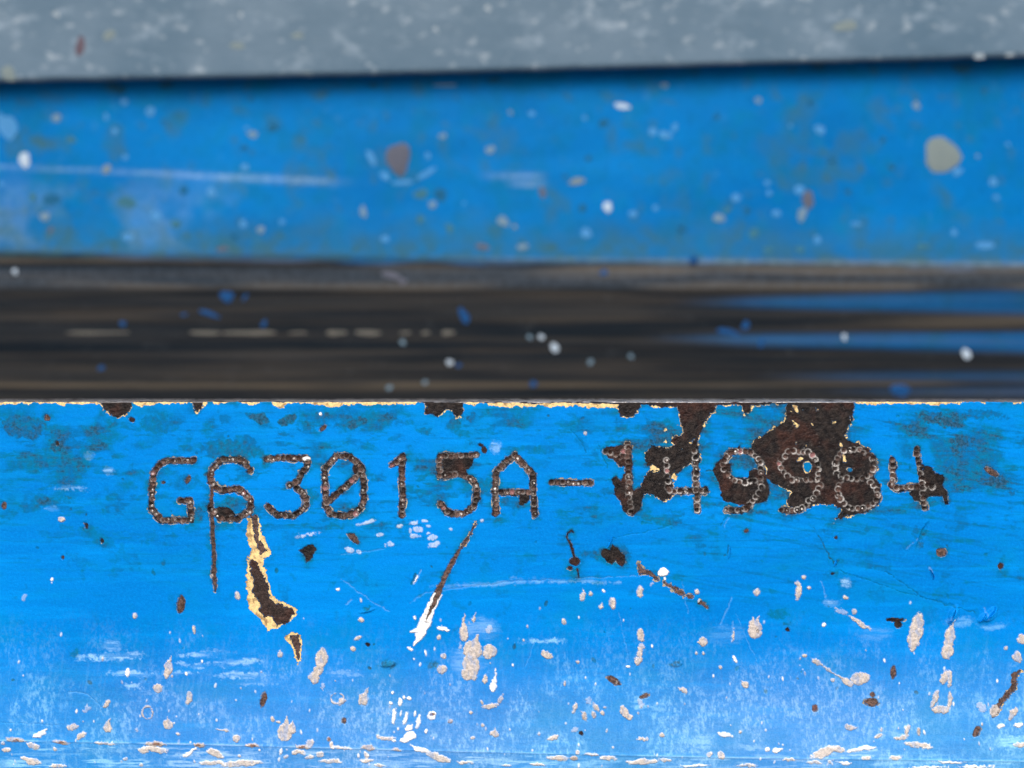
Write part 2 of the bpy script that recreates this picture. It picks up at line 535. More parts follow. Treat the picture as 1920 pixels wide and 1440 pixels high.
for cx, cy, rx, ry, s in SMEARS:
    w, d = sd_ell(cx, cy, rx, ry, rnd.uniform(-4, 3), 6.0)
    d = d - 10 * (FINE[w] - .45)
    tex = sstep(fbm(U[w] * 0.14, V[w], 6, 81, 3, 0.7), 0.36, 0.62)
    SM[w] = np.maximum(SM[w], s * 1.15 * sstep(d, -3, min(rx, ry) * 0.5) * (0.25 + 0.75 * tex))
SCR = [  # fine scratches: line, radius, strength (light), groove
    ([(1528, 990), (1548, 1030), (1566, 1058)], [.8, 1.2, 2.5], -0.8), ([(1120, 830), (1140, 878)], 1.0, -.5), ([(1070, 805), (1090, 830), (1100, 850)], 1.2, -.5),
    ([(640, 1085), (700, 1130), (730, 1145)], .8, .5), ([(770, 1130), (800, 1110), (960, 1090), (1200, 1080)], .9, .35), ([(1380, 1150), (1440, 1290)], .7, .4),
    ([(1160, 1150), (1180, 1240)], .7, .4), ([(1280, 1090), (1290, 1150)], .7, .4), ([(1660, 1070), (1730, 1120), (1830, 1150)], 1.2, -.55), ([(1575, 1070), (1690, 1110), (1790, 1135)], 1.0, -.4),
    ([(975, 1390), (990, 1340), (988, 1300)], .9, .5), ([(1080, 1250), (1100, 1330)], .7, .45), ([(130, 1298), (165, 1302), (190, 1325)], 1.4, .6), ([(182, 1322), (195, 1345)], 1.0, .55),
    ([(0, 1355), (110, 1360)], .8, .4), ([(985, 1250), (1005, 1200)], .8, .45), ([(1350, 1170), (1372, 1120)], 1.2, .5), ([(1371, 1200), (1374, 1165)], 1.6, .6), ([(1325, 882), (1342, 881)], 1.6, -.9),
    ([(780, 1075), (770, 1095)], 2.4, -.7), ([(790, 1068), (778, 1092)], 1.0, .7), ([(648, 1135), (660, 1124)], 1.2, .6), ([(1150, 1008), (1200, 1000), (1260, 985)], .8, -.35),
    ([(1352, 985), (1362, 968)], 1.6, -.5), ([(1357, 990), (1366, 972)], 1.0, .4), ([(1364, 1040), (1366, 1022)], 1.8, -.6), ([(1367, 1042), (1369, 1026)], 1.2, .5), ([(1743, 1065), (1750, 1082)], 2.2, .7),
    ([(1846, 1140), (1850, 1160)], 1.5, .5), ([(1700, 1030), (1720, 1010)], .8, .4), ([(60, 1385), (130, 1400)], .8, .4), ([(640, 1040), (720, 1030)], .8, .25), ([(1540, 1090), (1548, 1120)], 1.2, .5),
]
for pts, r, s in SCR:
    w, d = sd_line(pts, r, 2.6)
    d = d - 5.0 * np.clip(FINE[w] - .48, 0, 1)
    m_ = sstep(d, -1.0, 0.6)
    if s > 0:
        SM[w] = np.maximum(SM[w], .55 * s * m_ * (.3 + .9 * FINE[w]))
    else:
        GR[w] = np.maximum(GR[w], -s * m_)
    HT[w] -= 0.9 * m_
# raised curls and dents of paint
for cx, cy, rx, ry, a, h in [(1787, 1152, 8, 18, 25, 3.2), (1857, 1152, 8, 16, 45, 3.0), (1842, 1158, 5, 10, 40, 2.4), (1730, 1004, 5, 24, 24, -2.4), (728, 1245, 14, 5, -12, 2.6), (688, 1145, 14, 3, -14, 2.0), (1270, 1246, 10, 4, -14, 1.5)]:
    w, d = sd_ell(cx, cy, rx, ry, a, 2.0)
    HT[w] += 2 * h * sstep(d, -1.5, 2.5)

# ---- patches of bare metal ----------------------------------------------------
q = lambda pts: Z(1120, 740, 5.3333, pts)     # middle right of the number
z5 = lambda pts: Z(1440, 740, 4.0, pts)
z7 = lambda pts: Z(300, 960, 4.8, pts)

topid = new_id("worn_top_edge", "thin bright worn top edge of the plate with yellow primer")
# yellow primer showing along the top edge: (x, depth below the edge in px)
PR = [(-800, 6), (-20, 7), (20, 8), (60, 6), (100, 6), (180, 7), (188, 3), (246, 3), (252, 10), (300, 8), (352, 4), (366, 5), (384, 10), (392, 2), (402, 5), (425, 6), (432, 1), (446, 2), (462, 8), (482, 6), (488, 0), (508, 0),
      (514, 12), (525, 14), (545, 7), (566, 5), (590, 8), (620, 11), (650, 9), (690, 10), (740, 9), (775, 7), (795, 4), (870, 3), (885, 8), (905, 8), (912, 4), (916, 15), (950, 14), (975, 16), (1010, 12), (1040, 15), (1080, 14),
      (1110, 18), (1140, 16), (1160, 20), (1200, 6), (1270, 6), (1600, 6), (1606, 9), (1640, 7), (1680, 9), (1720, 6), (1800, 7), (1810, 3), (1860, 1), (1940, 2), (2720, 6)]
pw = np.interp(us, [a for a, b in PR], [b for a, b in PR])
edge_d = (752.5 + 0.72 * pw[None, :] + 4.0 * WY + 3.0 * WX + 7.0 * (FINE - 0.5) + 5.0 * (fbm(U, V * 0 + 5, 40, 181, 3, .7) - .5)) - V
edge_d = np.where(pw[None, :] < 1.5, edge_d - 4, edge_d)
P = np.maximum(P, edge_d)
PK = np.where(edge_d > -2, 1.0, PK)
ID = np.where(edge_d > 0.5, topid, ID)
# bare metal of the edge itself
EB = [(-800, 2), (180, 2), (190, 6), (245, 5), (252, 2), (520, 2), (530, 4), (540, 2), (790, 2), (800, 6), (860, 6), (880, 2), (920, 5), (960, 4), (1000, 6), (1050, 4), (1140, 6), (1160, 8), (1300, 9), (1420, 7), (1480, 7), (1600, 6), (1612, 2), (1800, 2), (2720, 2)]
eb = np.interp(us, [a for a, b in EB], [b for a, b in EB])
er = (750.5 + eb[None, :] + 2.4 * WX + 1.4 * WY) - V
R = np.maximum(R, er)
POL_GLINT = np.maximum(POL_GLINT, 0.85 * sstep(753.6 + 1.2 * WX - V, -1.0, 1.4) * sstep(fbm(U, np.minimum(V, 752), 26, 91, 3, 0.7), 0.36, 0.5) * sstep(np.interp(U, [-800, 880, 1120, 1300, 1610, 1640, 2720], [.35, .5, 1, 1, 1, .35, .3]), 0, 1))

EDGE_CHIPS = [
    [(191, 745), (246, 745), (244, 770), (231, 780), (220, 783), (206, 774), (193, 771)],
    [(360, 748), (380, 748), (376, 768), (369, 774), (363, 769)],
    [(798, 746), (868, 746), (866, 782), (858, 784), (850, 776), (846, 768), (828, 772), (820, 785), (812, 779), (798, 776)],
    q([(205, 60), (440, 60), (430, 130), (395, 175), (370, 215), (240, 215), (212, 180)]),
    q([(1455, 60), (1540, 60), (1535, 190), (1475, 190)]),
]
for pts in EDGE_CHIPS:
    rust(sd_poly(pts, 2.2), 3.2, 1, new_id("rust_chip"))
rust(sd_poly(q([(400, 50), (1900, 50), (1880, 85), (1560, 110), (1180, 100), (800, 118), (640, 125), (520, 105)]), 2.0), 3.5, 1, topid)

big1 = new_id("rust_patch", "dark bare patch running down from the top edge into the first 4")
rust(sd_poly(q([(800, 60), (800, 100), (830, 230), (855, 300), (855, 385), (830, 420), (765, 415), (745, 455), (780, 510), (690, 545), (640, 515), (540, 520), (495, 580), (480, 650), (505, 715), (530, 735), (510, 790), (470, 850),
                (430, 920), (445, 970), (490, 985), (600, 1020), (660, 1055), (730, 1040), (760, 1005), (755, 900), (760, 830), (790, 805), (850, 730), (945, 680), (1020, 660), (1010, 540), (1005, 460), (1025, 380), (1060, 320), (1090, 260),
                (1120, 205), (1170, 165), (1200, 100), (1200, 60)]), 2.2), 3.2, 1, big1)
big2 = new_id("rust_patch", "largest dark bare patch behind the second 9 and the 8")
rust(sd_poly([(1476, 748), (1475, 765), (1471, 789), (1454, 801), (1439, 813), (1420, 823), (1409, 834), (1407, 845), (1414, 852), (1437, 871), (1439, 899), (1452, 909), (1463, 912), (1472, 915), (1485, 920), (1476, 937), (1480, 952),
              (1500, 956), (1525, 946), (1540, 946), (1565, 948), (1582, 957), (1575, 966), (1565, 977), (1600, 966), (1630, 960), (1647, 944), (1652, 927), (1650, 908), (1638, 892), (1647, 880), (1645, 862), (1630, 842), (1610, 832), (1590, 826), (1584, 815), (1590, 805),
              (1600, 785), (1601, 748)], 2.0), 3.0, 1, big2)
rid = new_id("rust_patch", "dark bare patch under the loop of the first 9")
rust(sd_poly(q([(1150, 760), (1180, 690), (1240, 640), (1330, 700), (1340, 820), (1500, 840), (1520, 770), (1600, 740), (1690, 800), (1720, 950), (1720, 1000), (1690, 1070), (1600, 1090), (1530, 1110), (1420, 1110), (1330, 1080), (1260, 1060), (1232, 1000), (1240, 960), (1210, 870)]), 2.0), 1.6, 0, rid)
rid = new_id("rust_patch", "dark bare patch at the head of the second 1")
rust(sd_poly(q([(55, 560), (90, 515), (170, 520), (250, 500), (300, 485), (350, 510), (355, 700), (340, 760), (270, 730), (220, 720), (170, 660), (90, 610)]), 2.0), 2.0, 0, rid)
rid = new_id("rust_patch", "dark bare patch at the foot of the second 1")
rust(sd_poly(q([(140, 840), (180, 808), (240, 860), (270, 800), (350, 780), (358, 955), (430, 925), (475, 980), (440, 1110), (430, 1150), (370, 1200), (340, 1215), (250, 1150), (230, 1060), (160, 1000), (170, 920)]), 2.0), 2.0, 0, rid)
rid = new_id("rust_patch", "dark bare patch beside the last 4")
rust(sd_poly(z5([(1170, 530), (1230, 545), (1250, 588), (1310, 596), (1330, 620), (1318, 680), (1345, 740), (1352, 825), (1332, 828), (1312, 762), (1220, 765), (1150, 800), (1105, 790), (1050, 740), (1150, 690)]), 1.8), 2.0, 0, rid)
rid = new_id("rust_patch", "small dark fill in the lower bowl of the S")
rust(sd_poly(Z(250, 820, 4.8, [(720, 650), (770, 622), (840, 625), (900, 660), (920, 700), (850, 720), (740, 720)]), 1.2), 1.2, 0, rid)
rid = new_id("rust_patch", "black fill inside the top of the 5")
rust(sd_poly(Z(600, 820, 4.8, [(1100, 170), (1230, 170), (1360, 160), (1390, 200), (1370, 260), (1320, 290), (1330, 340), (1100, 335)]), 1.6), 1.2, 0, rid)
rid = new_id("rust_patch", "small brown chip beside the bar of the A")
rust(sd_ell(984, 933, 10, 11, 0, 1.5), 1.2, 0, rid)
rid = new_id("rust_patch", "dark fill at the upper side of the 0")
rust(sd_ell(673, 880, 12, 16, -20, 1.5), 1.4, 0, rid)

drip = new_id("rust_patch", "long rusty drip with yellow primer edges below the S")
primer(sd_poly(z7([(790, 60), (880, 30), (905, 120), (920, 190), (950, 260), (1000, 370), (960, 410), (930, 430), (960, 560), (990, 650), (1010, 740), (1060, 800), (1190, 840), (1242, 890), (1222, 950), (1060, 1040), (970, 1072), (900, 970), (830, 900), (770, 800), (790, 740), (775, 600), (790, 450), (820, 330), (770, 220), (785, 150)]), 2.2), drip)
rust(sd_poly(z7([(810, 20), (870, 20), (880, 140), (895, 250), (965, 350), (915, 388), (865, 320), (840, 200)]), 2.4), 0.6, 1, drip, .35)
rust(sd_poly(z7([(815, 430), (880, 460), (930, 580), (970, 660), (990, 760), (1050, 820), (1200, 872), (1215, 915), (1150, 990), (1050, 1020), (1010, 960), (940, 935), (890, 890), (900, 830), (840, 720), (840, 620), (810, 530)]), 2.4), 0.6, 1, drip, .2)
rid = new_id("rust_patch", "small brown flake scar below the long drip")
primer(sd_poly(z7([(1112, 1130), (1160, 1095), (1225, 1086), (1267, 1110), (1278, 1200), (1262, 1340), (1236, 1368), (1208, 1310), (1188, 1210)]), 1.5), rid)
rust(sd_poly(z7([(1165, 1122), (1240, 1100), (1260, 1200), (1248, 1330), (1226, 1310), (1214, 1220)]), 1.6), 0.4, 1, rid, .3)
rid = new_id("scratch", "straight upright rusty scratch below the S")
rust(sd_line([(396, 900), (397, 960), (399, 1010), (401, 1050), (401, 1078), (404, 1108)], [3, 4.2, 4.2, 4.2, 4.6, 2], 1.2), 2.2, 0, rid, .3)
rid = new_id("scratch", "slanting rusty scratch with flaking white end below the 5")
rust(sd_line(Z(640, 960, 4.8, [(1215, 90), (1160, 200), (1066, 345)]), [1.2, 2.6, 3.2], 2.0), 2.6, 1, rid, .4)
rust(sd_line(Z(640, 960, 4.8, [(1065, 340), (980, 490), (900, 650), (840, 790), (770, 970)]), [3, 5.2, 5.5, 7, 6], 1.8), 1.6, 0, rid, .42)
mud(sd_line(Z(640, 960, 4.8, [(845, 730), (790, 840), (740, 960), (690, 1110)]), [2, 3, 5, 6], 2.5), 0.0, 1.0, rid)
mud(sd_line(Z(640, 960, 4.8, [(900, 740), (840, 880), (770, 1020), (700, 1120), (650, 1195)]), [1.5, 2, 6, 7, 1.5], 2.5), 0.0, 1.0, rid)
mud(sd_line(Z(640, 960, 4.8, [(620, 1075), (690, 1060)]), [1.5, 4], 1.5), 0.0, 1.0, rid)
rid = new_id("rust_chip", "small cracked chip with a thin crack running up, under the dash")
rust(sd_ell(1078, 1053, 11, 8, 0, 2.0), 1.6, 0, rid)
rust(sd_ell(1069, 1065, 5, 4.5, 0, 1.0), 1.6, 0, rid)
rust(sd_line([(1077, 1046), (1073, 1030), (1069, 1018), (1063, 1008), (1064, 1000), (1071, 995), (1075, 999)], [2.6, 2.6, 2.2, 1.8, 1.4, 1.6, 1], 1.4), 1.3, 0, rid)
rust(sd_line([(1083, 1068), (1086, 1084)], [2.2, 1], 1), 1.5, 0, rid)
rid = new_id("rust_chip", "ragged brown chip with a curled paint flake, below the second 1")
rust(sd_poly(Z(1000, 960, 4.8, [(612, 360), (640, 330), (690, 345), (710, 290), (760, 320), (790, 370), (832, 385), (828, 440), (805, 500), (765, 475), (742, 428), (710, 475), (670, 455), (620, 405)]), 1.6), 1.6, 0, rid)
rid = new_id("rust_chip", "small brown chip below the 3")
rust(sd_poly(z7([(1255, 350), (1330, 300), (1380, 288), (1402, 340), (1350, 430), (1315, 465), (1300, 390)]), 1.6), 1.2, 0, rid)
rust(sd_poly(z7([(1680, 190), (1740, 195), (1800, 270), (1780, 292), (1710, 245)]), 1.6), 1.4, 0, new_id("rust_chip", "small brown chip below the 0"), .3)
rid = new_id("rust_chip", "crumbling tan chip line beside the white paint blob")
for pts, rr, tn in (([(945, 470), (970, 540), (1050, 555), (1110, 605)], [2.5, 4, 3.5, 4.5], .25), ([(1180, 640), (1250, 670), (1300, 690)], [2, 2.4, 2], .3), ([(1275, 705), (1320, 730), (1360, 745)], [3.5, 5, 3], .5), ([(1400, 755), (1430, 765)], [3, 3], .3), ([(1500, 815), (1530, 830), (1570, 865)], [3.5, 3.5, 1.5], .3)):
    rust(sd_line(Z(1000, 960, 4.8, pts), rr, 3.4), 5.0, 0, rid, tn + .15)
DIAG = new_id("rust_chip", "long slanting rust chip at the plate's lower outer corner")
rust(sd_line([(1912, 1258), (1904, 1268), (1902, 1288), (1886, 1306), (1870, 1328), (1862, 1340)], [4, 6, 5, 5, 6, 4], 2.0), 2.6, 1, DIAG, .45)
SMALL_RUST = [  # cx, cy, rx, ry, angle, rim, tone
    (339, 1133, 8, 17, 4, 1.6, .35), (161, 986, 4, 7, -15, 1.5, 0), (191, 1014, 3.5, 5, -20, 1.5, 0), (117, 1044, 3, 4, 0, 1.5, .3), (352, 900, 5, 9, 35, 1, .35), (307, 904, 4, 4, 0, 1, .35),
    (494, 1312, 6, 14, 12, 1.6, .4), (646, 1351, 5, 5, 0, 2, .5), (1150, 1276, 14, 6, 33, 2, .55), (1208, 1305, 9, 4, -22, 1.6, .7), (1765, 1036, 10, 8.5, 0, 1.6, .55), (1877, 1062, 5, 6, 0, 1.4, .1),
    (1675, 1261, 6, 12, 12, 1.6, .5), (1634, 1317, 13, 8, 3, 2.4, .5), (1636, 1302, 4.5, 5, 0, 1.8, .55), (1832, 1372, 6, 11, 30, 2, .6), (1860, 885, 14, 6, 28, 1.4, .45), (88, 783, 6, 6, 0, 1.2, .4),
    (1680, 1163, 17, 4, 2, 1.5, .1), (1685, 1171, 8, 6, 0, 1.5, .1), (908, 843, 6, 7, -20, 1.2, .1), (902, 835, 5, 3, 10, 1, 0), (7, 948, 5, 7, 0, 1.4, .4), (1420, 1184, 3, 3, 0, 1, 0), (1476, 1181, 4, 4, 0, 1, 0),
    (1400, 995, 4, 4, 0, 1, .3), (247, 787, 6, 5, 0, 1, .1), (107, 832, 3, 5, -20, 1, 0), (1090, 1375, 4, 4, 0, 1, .2), (1568, 1008, 3, 3, 0, 1, .2), (605, 803, 4, 8, 40, 1.2, .3), (1528, 1328, 5, 6, 0, 2.4, .8), (689, 1208, 4, 4, 0, 1, .1),
    (1562, 1076, 4, 2.5, 0, 1, .1), (978, 943, 5, 5, 0, 1, .1),
]
for cx, cy, rx, ry, a, rim, t in SMALL_RUST:
    rust(sd_ell(cx, cy, rx, ry, a, 2.2), rim, 0, new_id("rust_chip") if max(rx, ry) >= 4 else None, t)
for k in range(60):    # rust chips on the plate beyond the frame
    cx = rnd.choice([rnd.uniform(-760, -20), rnd.uniform(1940, 2700)])
    rust(sd_ell(cx, rnd.uniform(770, 1380), rnd.uniform(5, 22), rnd.uniform(5, 14), rnd.uniform(0, 180), 4.0), 3, 1)

# ---- stamped number: punched dots along each stroke --------------------------------
zA = lambda pts: Z(250, 820, 4.8, pts)
zB = lambda pts: Z(600, 820, 4.8, pts)
zC = lambda pts: Z(900, 740, 4.8, pts)
GLYPHS = [
    ("letter G", 0, [zA([(545, 205), (480, 215), (400, 212), (330, 212), (270, 218), (222, 255), (180, 320), (173, 390), (168, 455), (165, 520), (162, 580), (165, 640), (200, 700), (250, 745), (320, 745), (400, 750), (475, 748), (520, 745), (520, 690), (515, 640), (508, 570), (425, 570)])]),
    ("letter S", 0, [zA([(1050, 290), (1000, 230), (950, 200), (880, 198), (800, 198), (755, 235), (705, 290), (690, 350), (695, 395), (740, 450), (790, 480), (860, 470), (945, 462), (1010, 515), (1050, 570), (1055, 620), (1040, 670), (980, 705), (930, 735), (860, 735), (790, 730), (740, 685), (690, 640)])]),
    ("digit 3", 0, [zA([(1205, 200), (1280, 192), (1350, 185), (1430, 190), (1500, 190), (1565, 195), (1560, 270), (1510, 330), (1485, 390), (1410, 430)]), zA([(1470, 455), (1515, 490), (1552, 540), (1555, 610), (1510, 660), (1440, 715), (1370, 702), (1300, 702), (1245, 665), (1210, 622)])]),
    ("digit 0 with a slash", 0, [zB([(150, 170), (85, 230), (42, 300), (40, 370), (45, 455), (50, 540), (52, 610), (85, 680), (140, 702), (220, 702), (300, 692), (355, 650), (388, 590), (395, 530), (392, 470), (390, 400), (370, 310), (340, 235), (280, 178), (215, 168), (150, 170)]), zB([(85, 570), (140, 520), (205, 462), (290, 388), (350, 335)])]),
    ("first digit 1", 0, [zB([(650, 245), (690, 225), (745, 170), (740, 225), (735, 290), (735, 350), (738, 400), (740, 445), (743, 490), (743, 530), (740, 575), (738, 625), (735, 700)])]),
    ("digit 5", 0, [zB([(1405, 155), (1340, 165), (1260, 165), (1190, 165), (1130, 162), (1075, 175), (1075, 230), (1075, 285), (1075, 345), (1150, 342), (1220, 335), (1290, 340), (1360, 375), (1405, 430), (1412, 490), (1402, 555), (1390, 610), (1340, 660), (1275, 690), (1200, 690), (1135, 665), (1085, 600)])]),
    ("letter A", 0, [zC([(145, 1072), (145, 1010), (140, 945), (140, 880), (140, 830), (140, 770), (140, 715), (185, 660), (225, 615), (265, 580), (310, 545), (350, 590), (395, 630), (435, 672), (475, 710), (478, 760), (478, 810), (482, 870), (485, 940), (485, 1010), (488, 1075)]), zC([(195, 880), (250, 880), (310, 880), (370, 880), (430, 880)])]),
    ("dash", 0, [zC([(645, 792), (990, 795)])]),
    ("second digit 1", .5, [q([(90, 570), (250, 640), (300, 500), (310, 560), (312, 630), (315, 700), (315, 780), (315, 850), (312, 910), (318, 985), (328, 1045), (335, 1110), (338, 1175)])]),
    ("first digit 4", 1, [q([(690, 665), (697, 725), (702, 775), (707, 825), (710, 880), (705, 955), (780, 970), (830, 967), (880, 965), (930, 965), (990, 962), (1085, 968)]), q([(975, 580), (988, 640), (985, 700), (985, 770), (985, 830), (988, 890), (988, 940), (995, 990), (1000, 1050), (1000, 1110), (1005, 1165)])]),
    ("first digit 9", 1, [q([(1630, 870), (1540, 872), (1460, 872), (1390, 868), (1330, 835), (1285, 780), (1260, 720), (1275, 650), (1310, 600), (1355, 565), (1410, 562), (1465, 568), (1530, 578), (1592, 620), (1635, 690), (1645, 760), (1635, 860), (1645, 930), (1610, 1000), (1560, 1060), (1490, 1140), (1420, 1160), (1350, 1158), (1290, 1150)])]),
    ("second digit 9", 1, [z5([(370, 640), (305, 640), (250, 642), (185, 640), (125, 590), (90, 525), (95, 490), (125, 462), (160, 425), (230, 425), (265, 428), (300, 430), (340, 458), (370, 500), (378, 550), (378, 590), (380, 640), (392, 695), (365, 745), (320, 792), (290, 825), (250, 858), (205, 872), (155, 872), (110, 862)])]),
    ("digit 8", 1, [z5([(690, 420), (745, 450), (790, 490), (800, 540), (770, 605), (700, 632), (640, 635), (580, 625), (530, 600), (508, 560), (508, 520), (520, 490), (545, 455), (570, 420), (610, 412), (650, 412), (690, 420)]), z5([(545, 640), (525, 700), (525, 745), (545, 790), (615, 850), (670, 855), (725, 852), (775, 830), (812, 800), (828, 750), (815, 700), (768, 660)])]),
    ("second digit 4", .8, [z5([(935, 490), (937, 540), (940, 590), (943, 640), (925, 682), (960, 702), (1000, 705), (1050, 700), (1100, 692), (1170, 675), (1235, 697)]), z5([(1122, 408), (1122, 450), (1130, 500), (1140, 545), (1147, 590), (1157, 650), (1165, 720), (1168, 790), (1178, 850)])]),
]


def resample(pts, step):
    p = np.array(pts, float)
    seg = np.hypot(*np.diff(p, axis=0).T)
    s = np.concatenate([[0], np.cumsum(seg)])
    n = max(1, round(s[-1] / step))
    t = np.linspace(0, s[-1], n + 1)
    return np.stack([np.interp(t, s, p[:, 0]), np.interp(t, s, p[:, 1])], 1)


n_dots = 0
for gname, bare, strokes in GLYPHS:      # corrosion creeping out beside the strokes
    for stroke in strokes:
        for (x, y) in resample(stroke, 13):
            if rnd.random() < (0.35 if not bare else 0.5):
                a_ = rnd.uniform(0, 6.28)
                rust(sd_ell(x + 3.5 * math.cos(a_), y + 3.5 * math.sin(a_), rnd.uniform(3, 6.5), rnd.uniform(3, 6), a_ * 57, 3.0), 1.6, 0, None, 0.1)
DOTS = []
for gi, (gname, bare, strokes) in enumerate(GLYPHS):
    gid = new_id("stamped_character", "stamped " + gname)
    for stroke in strokes:
        rust(sd_line(stroke, 6.1 if not bare else 6.0, 1.8), 3.0, 0, gid, 0.12)
    for stroke in strokes:
        for (x, y) in resample(stroke, 9.6):
            DOTS.append((gid, bare, x + rnd.gauss(0, .9), y + rnd.gauss(0, .9)))
for gid, bare, x, y in DOTS:
    n_dots += 1
    r = rnd.uniform(4.3, 6.1)
    deep = rnd.uniform(0.45, 1.0)
    soft = rnd.random()
    w = win(x - r, y - r, x + r, y + r, 4)
    dx, dy = U[w] - x, V[w] - y
    dist = np.hypot(dx + 0.5 * WX[w], (dy + 0.5 * WY[w]) * rnd.uniform(0.95, 1.12))
    inn = dist < r
    bowl = (-4.4 + 3.9 * np.clip(dist / r, 0, 1) ** 2 + 2.6 * (FINE[w] - .5) + 0.12 * dx * rnd.uniform(-1, 1)) * deep
    HT[w] = np.where(inn, bowl, HT[w])
    arc = 0.5 + 0.5 * np.cos(np.arctan2(dy, dx) - rnd.uniform(0, 6.28))
    HT[w] += 0.6 * deep * np.exp(-((dist - r - 0.2) / 1.0) ** 2) * (0.3 + 0.9 * arc)
    R[w] = np.maximum(R[w], r + 0.4 - dist)
    e = r + 0.4 + 1.6 * np.clip((RIMN[w] - 0.3) * 2.4, 0, 1.6) - dist
    P[w] = np.maximum(P[w], e)
    PK[w] = np.where((e > 0) & (R[w] < 0), 0, PK[w])
    onbare = bare > 0.3
    ring = np.exp(-((dist - r) / 1.15) ** 2)
    POL_GLINT[w] = np.where(dist < r - 1.4, POL_GLINT[w] * 0.1, POL_GLINT[w])
    if onbare:
        amt = rnd.uniform(0.25, 0.7) * bare
        part_ = 0.5 + 0.5 * np.cos(np.arctan2(dy, dx) - rnd.uniform(0, 6.28))
        POL_GLINT[w] = np.maximum(POL_GLINT[w], amt * ring * np.clip(1.5 * part_ - 0.15 + 1.2 * (FINE[w] - .5), 0, 1) * (1.0 if soft > .3 else .35))
    else:
        POL_GLINT[w] = np.maximum(POL_GLINT[w], 0.26 * ring * rnd.random() * arc)
    if rnd.random() < (0.38 if not onbare else 0.14):
        gx, gy, gr = x + rnd.uniform(-1.8, 1.8), y + rnd.uniform(-1.8, 1.8), rnd.uniform(1.2, 2.3)
        gd = np.hypot(U[w] - gx, V[w] - gy)
        POL_GLINT[w] = np.maximum(POL_GLINT[w], rnd.uniform(.3, .9) * (1 - sstep(gd, gr * .5, gr * 1.3)))  # small bright spots painted as glints in the dimples
    t = rnd.random()
    tn = 0.9 if t < 0.05 else (rnd.uniform(.1, .55) if not onbare else rnd.uniform(.05, .35))
    TONE[w] = np.where(inn, tn, TONE[w])
    did = new_id("punch_mark", None, gid)
    ID[w] = np.where(inn, did, ID[w])
# paint left inside the loops
hole(sd_ell(1390, 874, 19.5, 16.5, 0, 1.2))
hole(sd_ell(1514, 876, 9, 12, 0, 2.5))
hole(sd_ell(1593, 880, 6, 4, 20, 1.2))
for cx, cy, rr_ in ((1512, 874, 13), (1593, 880, 7)):
    w, d = sd_ell(cx, cy, rr_, rr_, 0, 2)
    GR[w] = np.maximum(GR[w], .42 * sstep(d, -2, 2))
primer(sd_ell(1500, 861, 5, 4, 0, 2.0), None, True)
primer(sd_ell(1583, 860, 3, 7, 0, 2.0), None, True)
primer(sd_ell(1263, 893, 5, 7, 20, 2.0), None, True)
primer(sd_ell(1226, 879, 10, 5, 20, 3.0), None, True)
w, d = sd_ell(574, 860, 8, 4, 0, 0.8)      # bright sliver on the 3
mud((w, d), 0.0, 1.0)
for k in range(26):      # specks of primer left on the big bare patches
    x, y = (rnd.uniform(1478, 1596), rnd.uniform(758, 838)) if k < 18 else (rnd.uniform(1225, 1310), rnd.uniform(790, 850))
    primer(sd_ell(x, y, rnd.uniform(.9, 2.4), rnd.uniform(.9, 2.6), rnd.uniform(0, 180), 3.0), None, True)
primer(sd_poly(z5([(185, 82), (215, 78), (232, 105), (225, 132), (195, 118)]), 1.5), None, True)

